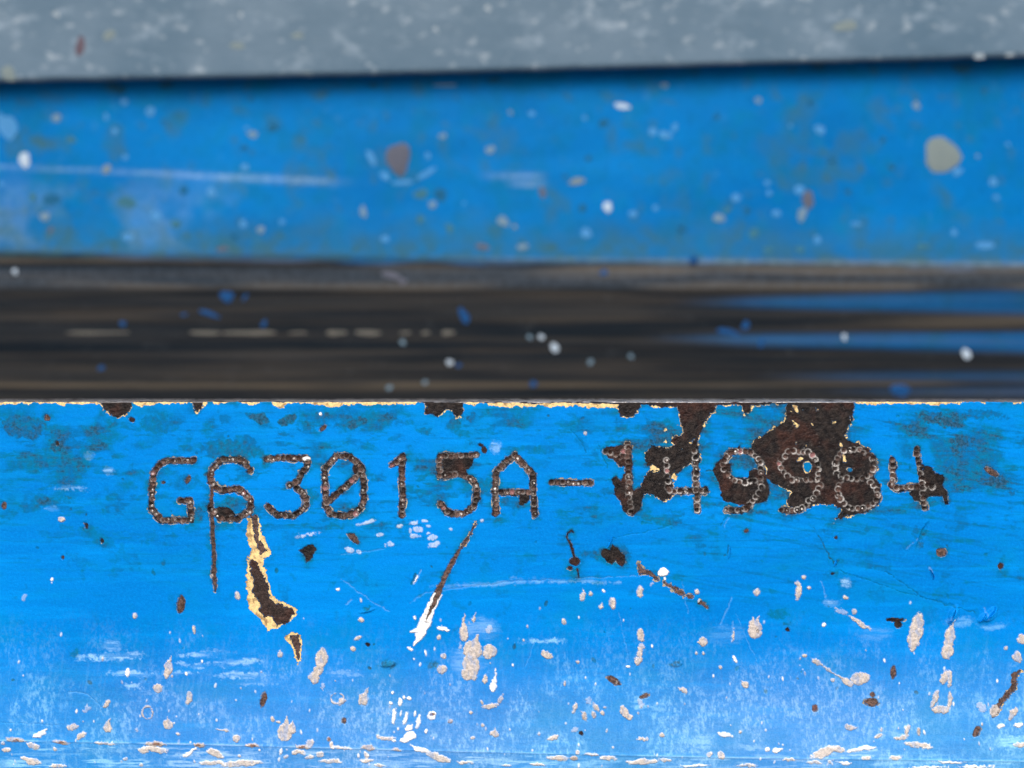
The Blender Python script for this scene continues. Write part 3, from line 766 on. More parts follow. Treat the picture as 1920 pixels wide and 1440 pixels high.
# ---- dried mud, white paint and other spatters lying on the paint --------------------
# kind: m beige mud, w white paint, f faint, o orange-tinged; (kind, cx, cy, rx, ry, angle, tail)
MUD = [
    ('m', 253, 1154, 5, 6, 0, None), ('m', 364, 1180, 4, 8, 5, None), ('m', 315, 1255, 8, 17, 8, (5, -24)), ('m', 297, 1290, 8, 7, -20, None), ('m', 355, 1309, 6, 11, 10, None), ('m', 316, 1357, 8, 9, 0, (-1, -14)), ('m', 202, 1365, 8, 8, 0, (3, -20)),
    ('m', 201, 1320, 5, 8, 35, None), ('f', 163, 1330, 8, 5, -20, None), ('m', 134, 1363, 11, 6, -10, None), ('m', 153, 1378, 9, 5, -35, None), ('w', 75, 1376, 14, 5, -30, None), ('f', 46, 1119, 5, 7, 0, None), ('f', 256, 1368, 5, 5, 0, None),
    ('w', 97, 1087, 3, 3, 0, None), ('w', 350, 1263, 4, 4, 0, None), ('w', 239, 1261, 5, 8, 0, None), ('w', 20, 1368, 2.5, 2.5, 0, None), ('m', 334, 1376, 5, 3, 0, None), ('m', 115, 974, 7, 5, 0, None),
    ('m', 525, 1228, 5, 6, 0, (0, -9)), ('m', 603, 1234, 12, 18, 12, (4, -18)), ('m', 598, 1255, 9, 12, 30, None), ('m', 588, 1270, 10, 11, 0, None), ('m', 662, 1216, 6, 6, 0, None), ('m', 831, 1229, 6, 6, 0, None), ('m', 828, 1255, 8, 8, 0, None), ('f', 604, 1287, 4, 7, 0, None),
    ('m', 640, 1315, 5, 9, 50, None), ('m', 681, 1310, 9, 12, 12, (9, -22)), ('m', 534, 1374, 14, 15, 0, (4, -32)), ('m', 545, 1368, 9, 10, 0, (6, -16)), ('m', 444, 1384, 7, 7, 0, None), ('m', 425, 1369, 5, 4, 0, (-20, -1)), ('m', 512, 1348, 5, 4, 60, None), ('m', 522, 1354, 5, 3, 30, None),
    ('o', 616, 1385, 5, 5, 0, None), ('m', 622, 1396, 4, 8, -20, None), ('w', 810, 1342, 8, 7, 0, None), ('o', 844, 1351, 4, 5, 0, None), ('m', 725, 1384, 14, 4, -4, None), ('w', 738, 1388, 5, 3, 10, None), ('m', 710, 1381, 4, 5, -30, None),
    ('w', 738, 1343, 4, 15, 12, None), ('w', 750, 1317, 4, 7, 5, None), ('w', 767, 1309, 5, 4, 0, None), ('w', 757, 1308, 3, 4, 0, None), ('w', 761, 1347, 3, 12, 14, None), ('w', 778, 1338, 3, 6, 10, None), ('w', 785, 1353, 4, 11, 14, None), ('w', 766, 1364, 10, 5, -14, None),
    ('w', 769, 1379, 13, 9, -20, None), ('w', 758, 1388, 8, 5, 0, None), ('w', 788, 1405, 20, 5, 16, None), ('w', 736, 1298, 3, 3, 0, None), ('w', 752, 1337, 2, 6, 10, None), ('w', 732, 1318, 3, 3, 0, None), ('w', 799, 1371, 4, 5, 0, None), ('w', 747, 1367, 3, 4, 0, None),
    ('m', 869, 1188, 9, 15, 0, (1, -38)), ('m', 889, 1160, 3, 7, 10, (3, -12)), ('f', 918, 1180, 6, 9, 0, None), ('m', 886, 1218, 18, 18, 0, (11, -28)), ('m', 918, 1222, 13, 13, 0, None), ('m', 883, 1252, 17, 25, 8, None), ('f', 862, 1209, 3, 10, 0, None), ('m', 910, 1274, 5, 8, 8, None),
    ('w', 926, 1288, 7, 10, 0, (5, -36)), ('m', 921, 1323, 17, 4, -6, None), ('m', 938, 1312, 4, 8, 20, None), ('m', 903, 1317, 3, 6, -20, None), ('o', 844, 1351, 5, 5, 0, None), ('m', 883, 1337, 4, 4, 0, None), ('m', 928, 1376, 8, 6, 0, (0, -11)), ('m', 887, 1384, 5, 4, -30, None), ('m', 1057, 1166, 5, 6, 0, None),
    ('m', 1025, 1227, 13, 6, 30, None), ('m', 1083, 1241, 4, 4, 0, None), ('m', 1059, 1281, 3, 6, 0, None), ('m', 1170, 1335, 8, 12, -25, None), ('m', 1178, 1344, 8, 5, 10, None), ('f', 1201, 1318, 6, 12, -20, None), ('m', 1202, 1190, 6, 13, 3, None), ('m', 1201, 1220, 5, 16, 10, None), ('m', 1197, 1240, 6, 8, 10, (-3, 10)),
    ('m', 1317, 1203, 9, 9, 0, None), ('m', 1306, 1224, 3, 4, 0, None), ('m', 1319, 1225, 3, 4, 0, None), ('w', 1177, 1250, 4, 3, 0, None), ('m', 1280, 1293, 9, 3, 38, None), ('m', 1078, 1328, 4, 9, 10, None), ('f', 1104, 1314, 6, 7, 0, None), ('o', 1097, 1342, 4, 9, -14, (-8, -10)), ('m', 1116, 1325, 4, 9, -35, None),
    ('o', 1113, 1339, 4, 7, -30, None), ('m', 1129, 1336, 4, 5, -20, None), ('m', 1135, 1326, 3, 3, 0, None), ('f', 1077, 1369, 7, 6, 0, None), ('m', 1035, 1384, 11, 4, -22, None), ('m', 1241, 1378, 5, 5, 0, None), ('m', 1205, 1385, 11, 3, 4, None), ('m', 1010, 1376, 3, 4, 0, None), ('m', 906, 1360, 3, 4, 0, None),
    ('m', 1093, 1119, 6, 9, 0, (0, -14)), ('m', 1108, 1112, 5, 5, 0, None), ('w', 1132, 1108, 4, 2, 30, None), ('m', 1149, 1131, 6, 11, 0, None), ('m', 1127, 1138, 4, 4, 0, (3, -9)), ('m', 1201, 1111, 6, 12, 0, None), ('w', 1244, 1073, 9, 8.5, 0, None), ('w', 1247, 1086, 3, 3, 0, None), ('m', 1307, 1110, 5, 5, 0, None), ('f', 1222, 1095, 4, 5, 0, None),
    ('m', 1496, 1109, 5, 18, 2, None), ('m', 1419, 1111, 6, 7, 10, None), ('m', 1507, 1082, 5, 4, 0, None), ('m', 1517, 1102, 4, 5, 0, None), ('m', 1415, 1180, 13, 16, 0, (-3, -24)), ('m', 1420, 1172, 8, 8, 0, (2, -18)), ('w', 1544, 1171, 4, 4, 0, None), ('m', 1717, 1186, 13, 36, 12, (6, -40)), ('m', 1781, 1196, 10, 24, 12, (6, -34)),
    ('m', 1777, 1222, 12, 14, 10, None), ('m', 1771, 1270, 6, 14, 20, (3, -14)), ('m', 1780, 1272, 4, 16, 4, None), ('m', 1752, 1310, 6, 18, 22, None), ('m', 1764, 1330, 17, 8, 0, None), ('m', 1781, 1312, 4, 16, 8, None), ('m', 1612, 1168, 24, 4.5, 34, None), ('f', 1576, 1146, 14, 6, 30, None), ('m', 1586, 1120, 6, 4, 20, None), ('m', 1602, 1147, 5, 5, 0, None),
    ('m', 1612, 1272, 18, 12, -8, None), ('m', 1588, 1278, 14, 6, 30, (-24, -16)), ('m', 1552, 1255, 5, 4, 30, (20, 14)), ('m', 1530, 1241, 9, 5, 30, (24, 14)), ('m', 1508, 1229, 5, 5, 0, None), ('m', 1561, 1274, 4, 4, 0, None), ('m', 1397, 1283, 7, 8, 0, None), ('m', 1351, 1251, 4, 4, 0, None), ('w', 1378, 1236, 3, 7, -20, None),
    ('m', 1374, 1190, 2, 12, 8, None), ('m', 1864, 1332, 9, 12, 30, None), ('m', 1908, 1232, 8, 10, 0, None), ('m', 1916, 1200, 8, 10, -20, None), ('m', 1886, 1215, 4, 4, 0, None), ('f', 1840, 1325, 9, 10, 0, None), ('m', 1899, 1337, 5, 14, 35, None), ('m', 1594, 1362, 12, 5, 10, None), ('m', 1701, 1370, 6, 9, 20, None), ('m', 1690, 1382, 14, 4, -10, None),
    ('o', 1722, 1371, 4, 7, 0, None), ('m', 1720, 1397, 26, 5, 6, None), ('m', 1647, 1380, 8, 3, -10, None), ('w', 1908, 1360, 9, 4, 0, None), ('w', 1876, 1362, 7, 4, -20, None), ('m', 1912, 1396, 12, 5, 0, None), ('m', 1546, 1410, 27, 8, -18, None), ('m', 1568, 1404, 16, 7, 10, None), ('w', 1615, 1405, 26, 3.5, -10, None), ('m', 1624, 1420, 8, 4, -10, None),
    ('m', 1528, 1430, 14, 4, 0, None), ('m', 1679, 1420, 11, 3.5, -6, None), ('w', 1584, 1432, 14, 3, 4, None), ('w', 1359, 1377, 14, 4, 10, None), ('m', 1388, 1371, 4, 4, 0, None), ('w', 1439, 1405, 5, 4, -30, None), ('w', 1458, 1406, 10, 4, -14, None), ('m', 1352, 1417, 8, 7, -20, None), ('m', 1556, 1429, 5, 4, 0, None),
    ('o', 30, 1387, 18, 4, 5, None), ('o', 114, 1391, 16, 4, 8, None), ('m', 195, 1394, 20, 3, 2, None), ('o', 293, 1395, 20, 4.5, 3, None), ('o', 373, 1397, 12, 5, 4, None), ('o', 474, 1398, 14, 4, -2, None), ('m', 62, 1399, 12, 6, 20, None), ('m', 5, 1394, 6, 4, 0, None), ('m', 10, 1407, 10, 4, 0, None), ('m', 54, 1429, 18, 7, 15, None),
    ('m', 290, 1405, 24, 6, 10, None), ('m', 268, 1408, 9, 6, 0, None), ('m', 233, 1425, 6, 4, 0, None), ('w', 355, 1413, 17, 3, -30, None), ('m', 402, 1413, 17, 8, 25, None), ('m', 396, 1433, 24, 5, 0, None), ('m', 450, 1434, 40, 6, -4, None), ('m', 102, 1440, 16, 4, 0, None), ('m', 101, 1406, 5, 5, 0, None), ('m', 261, 1437, 6, 3, 0, None), ('m', 448, 1418, 4, 3, 0, None),
    ('o', 567, 1400, 14, 4, 5, None), ('m', 582, 1392, 6, 9, 30, None), ('m', 642, 1402, 20, 3, 3, None), ('o', 692, 1402, 14, 4, 0, None), ('o', 745, 1406, 9, 3, 0, None), ('m', 559, 1411, 13, 5, 0, None), ('m', 535, 1421, 6, 4, -20, None), ('m', 598, 1415, 8, 5, -10, None), ('m', 578, 1421, 10, 4, 0, None), ('m', 619, 1429, 20, 5, 0, None), ('m', 687, 1418, 4, 8, 0, None), ('m', 689, 1428, 13, 4, 0, None),
    ('m', 711, 1438, 12, 3, 0, None), ('m', 822, 1421, 24, 7, 20, None), ('w', 525, 1412, 2, 7, 20, None), ('m', 1046, 1422, 20, 5, 4, None), ('o', 1077, 1422, 7, 5, 0, None), ('m', 1142, 1421, 17, 4, 2, None), ('m', 1111, 1414, 12, 3, 5, None), ('m', 1205, 1430, 28, 6, -4, None), ('m', 1249, 1425, 11, 4, 4, None), ('m', 1009, 1435, 13, 3, 4, None), ('m', 949, 1438, 9, 3, 0, None), ('m', 1330, 1414, 6, 4, -20, None),
    ('w', 1780, 1429, 24, 2.5, 0, None), ('w', 1830, 1438, 30, 3, 0, None), ('m', 1083, 1410, 4, 5, 0, None), ('w', 1303, 1437, 26, 2.5, 0, None), ('w', 1740, 1440, 30, 2.5, 0, None), ('m', 1480, 1424, 12, 2.5, 0, None), ('m', 1400, 1436, 18, 3, 0, None), ('m', 870, 1432, 14, 3, 0, None),
    ('c', 655, 1030, 8, 6, 10, None), ('c', 673, 1035, 6, 4, 20, None), ('c', 732, 1019, 8, 4, 15, None), ('c', 723, 1021, 4, 4, 0, None), ('c', 686, 980, 17, 3, -18, None), ('c', 577, 1002, 20, 3, -10, None), ('c', 775, 981, 9, 3, -10, None), ('c', 796, 977, 5, 3, 0, None), ('c', 804, 986, 5, 3, 10, None), ('c', 749, 986, 6, 3, 0, None),
    ('c', 783, 992, 8, 5, 0, None), ('c', 778, 1004, 8, 4, 0, None), ('c', 770, 995, 3, 5, 0, None), ('c', 811, 1008, 10, 5, -10, None), ('c', 814, 1021, 12, 5, -15, None), ('c', 803, 1000, 5, 3, 0, None), ('c', 711, 1003, 7, 3, 0, None), ('c', 846, 993, 4, 3, 0, None), ('c', 905, 976, 3, 3, 0, None), ('m', 677, 1162, 6, 6, 0, None), ('m', 671, 1196, 7, 3, -25, None), ('m', 445, 1117, 4, 7, 0, None),
    ('w', 830, 1178, 11, 4, 15, None), ('m', 823, 1195, 4, 6, 0, None), ('w', 779, 1085, 2, 8, 25, None), ('w', 633, 1105, 3, 3, 0, None), ('w', 778, 1158, 3, 4, 0, None), ('w', 767, 1214, 3, 3, 0, None), ('w', 799, 1224, 2, 5, 0, None), ('w', 770, 1218, 5, 3, 10, None), ('m', 1097, 812, 4, 4, 0, None), ('w', 600, 776, 3, 3, 0, None),
]
MUD_TONE = {'m': .5, 'w': 0.0, 'f': .25, 'o': .72, 'c': 0.0}
for kind, cx, cy, rx, ry, a, tail in MUD:
    big = max(rx, ry) >= 4.5
    mid_ = new_id({'m': "mud_spatter", 'w': "white_paint_drop", 'f': "faint_smear", 'c': "chalky_scrape", 'o': "rusty_mud_spot"}[kind]) if big else None
    if max(rx, ry) < 7:
        rx, ry = rx * rnd.uniform(.72, 1), ry * rnd.uniform(.72, 1)
    w, d = sd_ell(cx, cy, rx, ry, a, 4.2 if max(rx, ry) > 7 else 2.6, tail)
    if kind == 'f':
        d = d - 9.0 * (FINE[w] - 0.4)
    elif kind == 'c':
        d = d - 7.0 * np.clip(FINE[w] - 0.45, 0, 1) + 0.5
    elif max(rx, ry) > 6:
        d = d - 3.0 * np.clip(FINE[w] - 0.5, -.2, .5)
    mud((w, d), MUD_TONE[kind], {'f': .42, 'c': .4}.get(kind, 1.0), mid_, {'f': .4, 'c': .2}.get(kind, 1.1))
# rings: dried drops with a thick rim
for cx, cy, rx, ry, a in [(277, 1336, 12, 14, 0), (632, 1309, 14, 12, 0), (1149, 1131, 6, 11, 0)]:
    w, d = sd_ell(cx, cy, rx, ry, a, 1.2)
    mud((w, np.minimum(d, 4.0 - d + 2.5 * WX[w]) - 7 * np.clip(RIMN[w] - .45, 0, 1)), .35, .9, new_id("mud_spatter"), 1.2)
for k in range(330):   # fine specks of white and mud towards the bend
    cy = 1440 - abs(rnd.gauss(0, 150))
    cx, r = rnd.uniform(-780, 2700), rnd.uniform(.9, 2.2)
    if cy > 1030:
        mud(sd_ell(cx, cy, r, r * rnd.uniform(1, 2.4), rnd.uniform(-15, 25), .8), rnd.choice([0, 0, .5]), rnd.uniform(.35, .95), None, .5)
for k in range(90):
    cx = rnd.choice([rnd.uniform(-780, -30), rnd.uniform(1950, 2700)])
    mud(sd_ell(cx, rnd.uniform(1100, 1440), rnd.uniform(4, 14), rnd.uniform(5, 24), rnd.uniform(-20, 20), 2), .5)
# little rusty hearts in a few mud spots
for cx, cy, rx, ry in [(811, 1339, 4, 2.5), (1774, 1297, 6, 6), (617, 1384, 2.5, 2.5), (293, 1394, 6, 2), (30, 1388, 5, 1.6), (114, 1391, 5, 1.8), (372, 1397, 4, 2), (475, 1398, 5, 2), (567, 1400, 5, 2)]:
    w, d = sd_ell(cx, cy, rx, ry, 0, 1.5)
    TONE[w] = np.where(d > -.5, .9, TONE[w])

halo = np.exp(-np.clip(-R, 0, 40) / 7.0) * (R < 0)
GR += 0.55 * halo * sstep(fbm(U, V, 24, 171, 3, .65), .38, .66) * (1 - sstep(V, 1100, 1250))
SM += 0.14 * sstep(V, 1200, 1400) * (0.55 + 0.9 * cloud) * sstep(U, -400, 1500)
# ---- put the relief together
rustm = sstep(R, -0.6, 0.7)
primm = sstep(P, -0.6, 0.7)
mudm = sstep(M, -0.7, 0.8) * MA * (0.66 + 0.34 * sstep(fbm(U, V * 0.5, 8, 191, 3, .7), .3, .55))
vc = np.interp(us, [-800, 0, 400, 840, 1340, 1920, 2720], [1380, 1388, 1396, 1408, 1420, 1427, 1434])[None, :]
crack = np.exp(-((V - vc) / 2.0) ** 2)
SM = np.maximum(SM, 0.85 * sstep(V, vc + 3, vc + 12) * sstep(fbm(U * 0.09, V, 9, 211, 4, .75), .50, .64) * sstep(fbm(U, V, 60, 215, 2), .35, .6))
TONE = np.where((M > -1) & (TONE > .25) & (TONE < .6), TONE - .15 * sstep(V, 1340, 1410), TONE)
SM = np.maximum(SM, 0.75 * crack * sstep(fbm(U * 0.3, V * 0 + 1, 14, 95, 3, .7), .3, .6))
below = sstep(V, vc, vc + 4)
primv = np.clip(primm * (1 - rustm) * (0.62 + 0.38 * PK), 0, 1)
base_h = 0.0 - 0.7 * primm - 1.1 * rustm
rough_h = (fbm(U, V, 7, 101, 3, .7) - .5) * 2.0 * np.maximum(rustm, 0) + (fbm(U, V, 6, 105, 3, .7) - .5) * 1.2 * mudm
HTOT = HT + base_h + rough_h + 0.5 * (low - .5) * 3 + 1.0 * crack + 0.35 * np.exp(-((R + 2.0) / 1.6) ** 2) * (1 - primm)
r0 = 4.0
v0 = 752.0
ang = np.clip((v0 + r0 - V) / r0, 0, math.pi / 2)
fz = np.where(V >= v0 + r0, V, v0 + r0 - r0 * np.sin(ang))
fy = r0 - r0 * np.cos(ang) + np.clip(v0 + r0 - r0 * math.pi / 2 - V, 0, None)
t = V - vc
qq = 0.5 * (t + np.sqrt(t * t + 12))
qq = np.where(t < -40, 0, qq)
fy = fy + qq * 0.16
X = (U - 960) * S
Y = (fy - HTOT * np.cos(ang)) * S
Zc = (720 - fz + HTOT * np.sin(ang)) * S
CO = np.stack([X, Y, Zc], -1).reshape(-1, 3).astype(np.float32)
ATT = dict(rust=rustm, prim=primv, mud=mudm, tone=TONE, polish_glint=np.clip(POL_GLINT, 0, 1) * rustm, smear=np.clip(SM, 0, .95), grime=np.clip(GR, 0, 1))
ATT = {k: v.reshape(-1).astype(np.float32) for k, v in ATT.items()}

plate = empty("stamped_plate", (0, 0, H), "blue painted steel plate stamped with a serial number, chipped to rust along its top edge", "plate")


def mesh_from(name, verts, quads, mat, attrs=None, smooth=True):
    me = bpy.data.meshes.new(name)
    n, f = len(verts), len(quads)
    me.vertices.add(n)
    me.vertices.foreach_set("co", np.ascontiguousarray(verts, np.float32).ravel())
    me.loops.add(f * 4)
    me.loops.foreach_set("vertex_index", np.ascontiguousarray(quads, np.int32).ravel())
    me.polygons.add(f)
    me.polygons.foreach_set("loop_start", np.arange(0, f * 4, 4, dtype=np.int32))
    me.polygons.foreach_set("use_smooth", np.full(f, smooth, bool))
    me.update(calc_edges=True)
    for k, v in (attrs or {}).items():
        a = me.attributes.new(k, 'FLOAT', 'POINT')
        a.data.foreach_set("value", np.ascontiguousarray(v, np.float32))
    me.materials.append(mat)
    return me


def grid_quads(nu, nv):
    i = np.arange(nu * nv).reshape(nv, nu)
    return np.stack([i[:-1, :-1], i[1:, :-1], i[1:, 1:], i[:-1, 1:]], -1).reshape(-1, 4)


def cut(verts, quads, attrs, fid, mat, root):
    order = np.argsort(fid, kind='stable')
    fs = fid[order]
    starts = np.flatnonzero(np.r_[True, fs[1:] != fs[:-1]])
    ends = np.r_[starts[1:], len(fs)]
    made = {}
    for a, b in zip(starts, ends):
        k = int(fs[a])
        qd = quads[order[a:b]]
        ids, inv = np.unique(qd, return_inverse=True)
        name, label, parent = regions[k]
        me = mesh_from(name, verts[ids], inv.reshape(-1, 4), mat, {n: v[ids] for n, v in attrs.items()})
        o = bpy.data.objects.new(name, me)
        col.objects.link(o)
        if label:
            o["label"] = label
        made[k] = o
    for k, o in made.items():
        par = regions[k][2]
        o.parent = made[par] if par in made else root
    return made


quads = grid_quads(NU, NV)
fid = ID[:-1, :-1].reshape(-1)
# tiny leftovers join the painted face
cnt = np.bincount(fid, minlength=len(regions))
fid = np.where(cnt[fid] < 10, 0, fid)
plate_parts = cut(CO, quads, ATT, fid, M_PAINT, plate)


def paint_curl(cx, cy, length, rad, ang, turn=200):
    vs_, n, m = [], 9, 9
    for j in range(m):
        t_ = j / (m - 1) * 2 - 1
        rr = rad * (0.35 + 0.65 * (1 - t_ * t_) ** 0.5)
        for i in range(n):
            a = math.radians(turn) * i / (n - 1)
            x, dep_, y = rr * math.sin(a), -rr * (1 - math.cos(a)) - 0.3, t_ * length / 2 + rnd.uniform(-.5, .5)
            c_, s_ = math.cos(math.radians(ang)), math.sin(math.radians(ang))
            vs_.append(((cx - 960 + c_ * x + s_ * y) * S, dep_ * S, (720 - (cy - s_ * x * -1 * -1 - c_ * y * -1 * -1)) * S))
    o = bpy.data.objects.new("paint_curl", mesh_from("paint_curl", np.array(vs_), grid_quads(n, m), M_PAINT))
    o["label"] = "curled flake of blue paint lifting off the plate"
    o.parent = plate
    col.objects.link(o)


for args in ((1783, 1153, 34, 6.5, 24), (1853, 1150, 32, 6.5, 42), (1840, 1157, 20, 4.5, 40), (1142, 1017, 24, 3.5, 24, 120), (1745, 1076, 20, 3.5, -20, 120), (1366, 1036, 22, 2.6, 8, 120), (1564, 1055, 12, 3.5, 20, 120)):
    paint_curl(*args)


def box_mesh(name, x0, x1, y0, y1, z0, z1, mat):
    v = np.array([(x0, y0, z0), (x1, y0, z0), (x1, y1, z0), (x0, y1, z0), (x0, y0, z1), (x1, y0, z1), (x1, y1, z1), (x0, y1, z1)])
    qd = np.array([(0, 3, 2, 1), (4, 5, 6, 7), (0, 1, 5, 4), (1, 2, 6, 5), (2, 3, 7, 6), (3, 0, 4, 7)])
    return mesh_from(name, v, qd, mat, None, False)


o = bpy.data.objects.new("plate_back", box_mesh("plate_back", -1755 * S, 1755 * S, 0.0015, 0.0099, (720 - 1380) * S, (720 - 757) * S, M_STEEL))
col.objects.link(o)
o.parent = plate

# ------------------------------------------------------------------ unseen sheet below the machine, added to bounce light
m_ = Mat("pale_concrete")
gm = m_.done(m_.mix(m_.step(m_.noise(9000, 5, 0.6), 0.35, 0.65), (0.24, 0.23, 0.21), (0.34, 0.33, 0.31)), 0.9, 0.0, None, 0.3)
o = bpy.data.objects.new("ground", mesh_from("ground", np.array([(-30, -30, 0), (30, -30, 0), (30, 30, 0), (-30, 30, 0)]), np.array([(0, 1, 2, 3)]), gm, None, False))  # never in view, added only to throw light upward
o["kind"] = "structure"
o["label"] = "unseen pale concrete sheet added below to bounce light upward"
col.objects.link(o)

# ------------------------------------------------------------------ the slide channel behind
channel = empty("slide_channel", (0, 0, H), "blue channel with a dark worn sliding track, behind the stamped plate", "channel")


def Pd(u, v, d):
    """point at depth d (m) behind the plate that stands over plate position u, v"""
    k = (D + d) / D
    return (u - 960) * S * k, d, (720 - v) * S * k


cu = np.arange(-700, 2621, 6.0)
cv = np.concatenate([np.arange(-60, 440, 6.0), np.arange(440, 790, 3.0), np.arange(790, 1300, 12.0)])
CU, CV = np.meshgrid(cu, cv)
tl = np.interp(CU, [-700, 0, 700, 1300, 1920, 2620], [472, 478, 486, 494, 500, 506])     # upper limit of the worn track
dep = 0.0300 + 0.0004 * sstep(CV, tl - 8, tl + 8) + 0.0003 * sstep(CV, 530, 556) + 0.0006 * (fbm(CU * .3, CV, 120, 111, 3) - .5)
dep += 0.00012 * (fbm(CU * .02, CV, 18, 115, 3) - .5) * sstep(CV, tl, tl + 10)
paint = 1 - sstep(CV + 26 * (fbm(CU * .25, CV, 34, 121, 4) - .5), tl - 10, tl + 9)


def streak(y0, half0, half1, x0, x1, y1=None):
    h = np.interp(CU, [x0, x1], [half0, half1])
    yy = np.interp(CU, [x0, x1], [y0, y1 if y1 is not None else y0])
    e = h - np.abs(CV - yy) + 8 * (fbm(CU * .03, CV, 14, 125, 3) - .5)
    return sstep(e, -9, 12) * sstep(CU, x0, x0 + 260)


paint = np.maximum(paint, 0.42 * streak(566, 4, 24, 1240, 1920))
paint = np.maximum(paint, 0.55 * streak(634, 2, 20, 1180, 1920, 642))
paint = np.maximum(paint, 0.26 * streak(706, 3, 10, 1380, 1920))
paint = np.maximum(paint, 0.22 * streak(735, 3, 8, 1480, 1920))
tan = np.zeros(CU.shape)
tan += 0.40 * np.exp(-((CV - 536) / 8) ** 2) * sstep(fbm(CU * .08, CV, 30, 131, 3), .35, .6)
tan += 0.42 * np.exp(-((CV - tl - 8) / 14) ** 2) * sstep(fbm(CU * .06, CV, 24, 135, 3), .35, .6)
tan += 0.30 * np.exp(-((CV - 722) / 6) ** 2) * sstep(fbm(CU * .04, CV, 24, 139, 3), .4, .6)
tan += 0.35 * np.exp(-((CV - 603) / 8) ** 2) * sstep(CU, 1500, 1850)
tan += 0.06 * sstep(fbm(CU * .04, CV, 22, 141, 3), .5, .7) * sstep(CV, tl + 5, tl + 20)
lt = 0.35 * np.exp(-((CV - tl + 3) / 4) ** 2) * sstep(CU, 500, 1300)  # pale line painted as a highlight on the track's upper edge
lt += 0.26 * np.exp(-((CV - np.interp(CU, [-100, 0, 640], [310, 313, 338])) / 3.2) ** 2) * (1 - sstep(CU, 560, 680))
lt += 0.28 * np.exp(-((CV - np.interp(CU, [0, 330, 640], [310, 330, 344])) / 4) ** 2) * sstep(CU, 250, 380) * (1 - sstep(CU, 560, 680))
lt += 0.28 * np.exp(-((CV - 330) / 5) ** 2) * sstep(CU, 880, 960) * (1 - sstep(CU, 1000, 1035)) + 0.4 * np.exp(-((CV - 345) / 4) ** 2) * sstep(CU, 940, 980) * (1 - sstep(CU, 1000, 1035))
lt += 0.11 * sstep(fbm(CU, CV, 90, 145, 4), .52, .68) * (1 - sstep(CU, 250, 600)) * sstep(CV, 300, 380) * (1 - sstep(CV, 450, 480))
lt += 0.06 * sstep(CV, 500, 505) * (1 - sstep(CV, 538, 545))
gr = 0.85 * sstep(CV + 70 * (fbm(CU, CV, 60, 151, 4) - .5), tl - 110, tl + 4) * (1 - sstep(CV, tl, tl + 6))
gr += 0.5 * sstep(fbm(CU, CV, 55, 155, 4), .6, .74) * (1 - sstep(CV, tl, tl + 6))
gr += 0.45 * sstep(fbm(CU, CV, 26, 159, 3), .66, .78) * (1 - sstep(CV, tl, tl + 6))
px_, py_, pz_ = Pd(CU, CV, dep)
cco = np.stack([px_, py_, pz_], -1).reshape(-1, 3)
catt = {k: np.clip(v, 0, 1).reshape(-1) for k, v in dict(paint=paint, tan=tan, light=lt, grime=gr).items()}
r_base = len(regions)
regions += [("web_face", "blue painted upper face of the channel", None), ("track_lip", "grey-brown upper band of the worn track", None), ("worn_track", "dark worn sliding track streaked lengthways", None)]
cid = np.where(CV < tl, r_base, np.where(CV < 545, r_base + 1, r_base + 2))[:-1, :-1].reshape(-1)
cut(cco, grid_quads(len(cu), len(cv)), catt, cid, M_WEB, channel)
for nm, args in (("added_shade_floor", (-0.13, 0.13, 0.0105, 0.0325, -0.034, -0.030)),):  # unseen floor added to block light and darken the track's lower part
    o = bpy.data.objects.new(nm, box_mesh(nm, *args, M_STEEL))
    col.objects.link(o)
    o.parent = channel

# ------------------------------------------------------------------ the grey beam above
beam = empty("grey_beam", (0, 0, H), "grey painted steel beam flecked with pale spatter, overhanging the blue channel", "beam")
bu = np.arange(-700, 2621, 12.0)
BD = 0.0272
prof = []        # (offset below/above the lower edge in px (up is negative), depth)
BR = 8.0         # radius of the rounded lower lip, px
for vv in np.linspace(-262, -BR, 30):
    prof.append((vv, BD))
for k in range(1, 11):
    a = k / 10 * math.pi / 2
    prof.append((-BR + BR * math.sin(a), BD + BR * S * 1.38 * (1 - math.cos(a))))
prof += [(-20, BD + 0.0014), (-44, BD + 0.0027)]
pv = np.array(prof)
BU, BO = np.meshgrid(bu, pv[:, 0])
BDp = np.repeat(pv[:, 1][:, None], len(bu), 1)
edge = np.interp(BU, [-700, 0, 600, 1100, 1920, 2620], [168, 151, 141, 127, 104, 84])
wob = 2.6 * (fbm(BU, BU * 0 + 2, 60, 161, 3, .7) - .5) * sstep(BO, -60, -10)
k = (D + BDp) / D
kb = (D + BD) / D
bx, by, bz = (BU - 960) * S * kb, BDp, (720 - (edge + BO + wob)) * S * kb
me = mesh_from("beam_face", np.stack([bx, by, bz], -1).reshape(-1, 3), grid_quads(len(bu), len(pv)), M_GREY)
o = bpy.data.objects.new("beam_face", me)
col.objects.link(o)
o.parent = beam


# ------------------------------------------------------------------ spots on the channel and the beam
def dome(seed, mat, h=0.22):
    rr = random.Random(seed)
    n = 14
    ph = [rr.uniform(0, 6.28) for _ in range(3)]
    am = [rr.uniform(.05, .2), rr.uniform(.04, .14), rr.uniform(.02, .09)]
    vs_, qd = [], []
    for ring, hh in ((1.0, 0.0), (.86, .55), (.5, .9), (.04, 1.0)):
        for i in range(n):
            a = i / n * 2 * math.pi
            f = ring * (1 + am[0] * math.sin(2 * a + ph[0]) + am[1] * math.sin(3 * a + ph[1]) + am[2] * math.sin(5 * a + ph[2]))
            vs_.append((f * math.cos(a), -h * hh, f * math.sin(a)))
    for r_ in range(3):
        for i in range(n):
            a, b = r_ * n + i, r_ * n + (i + 1) % n
            qd.append((a, b, b + n, a + n))
    return mesh_from("spot", np.array(vs_), np.array(qd), mat)


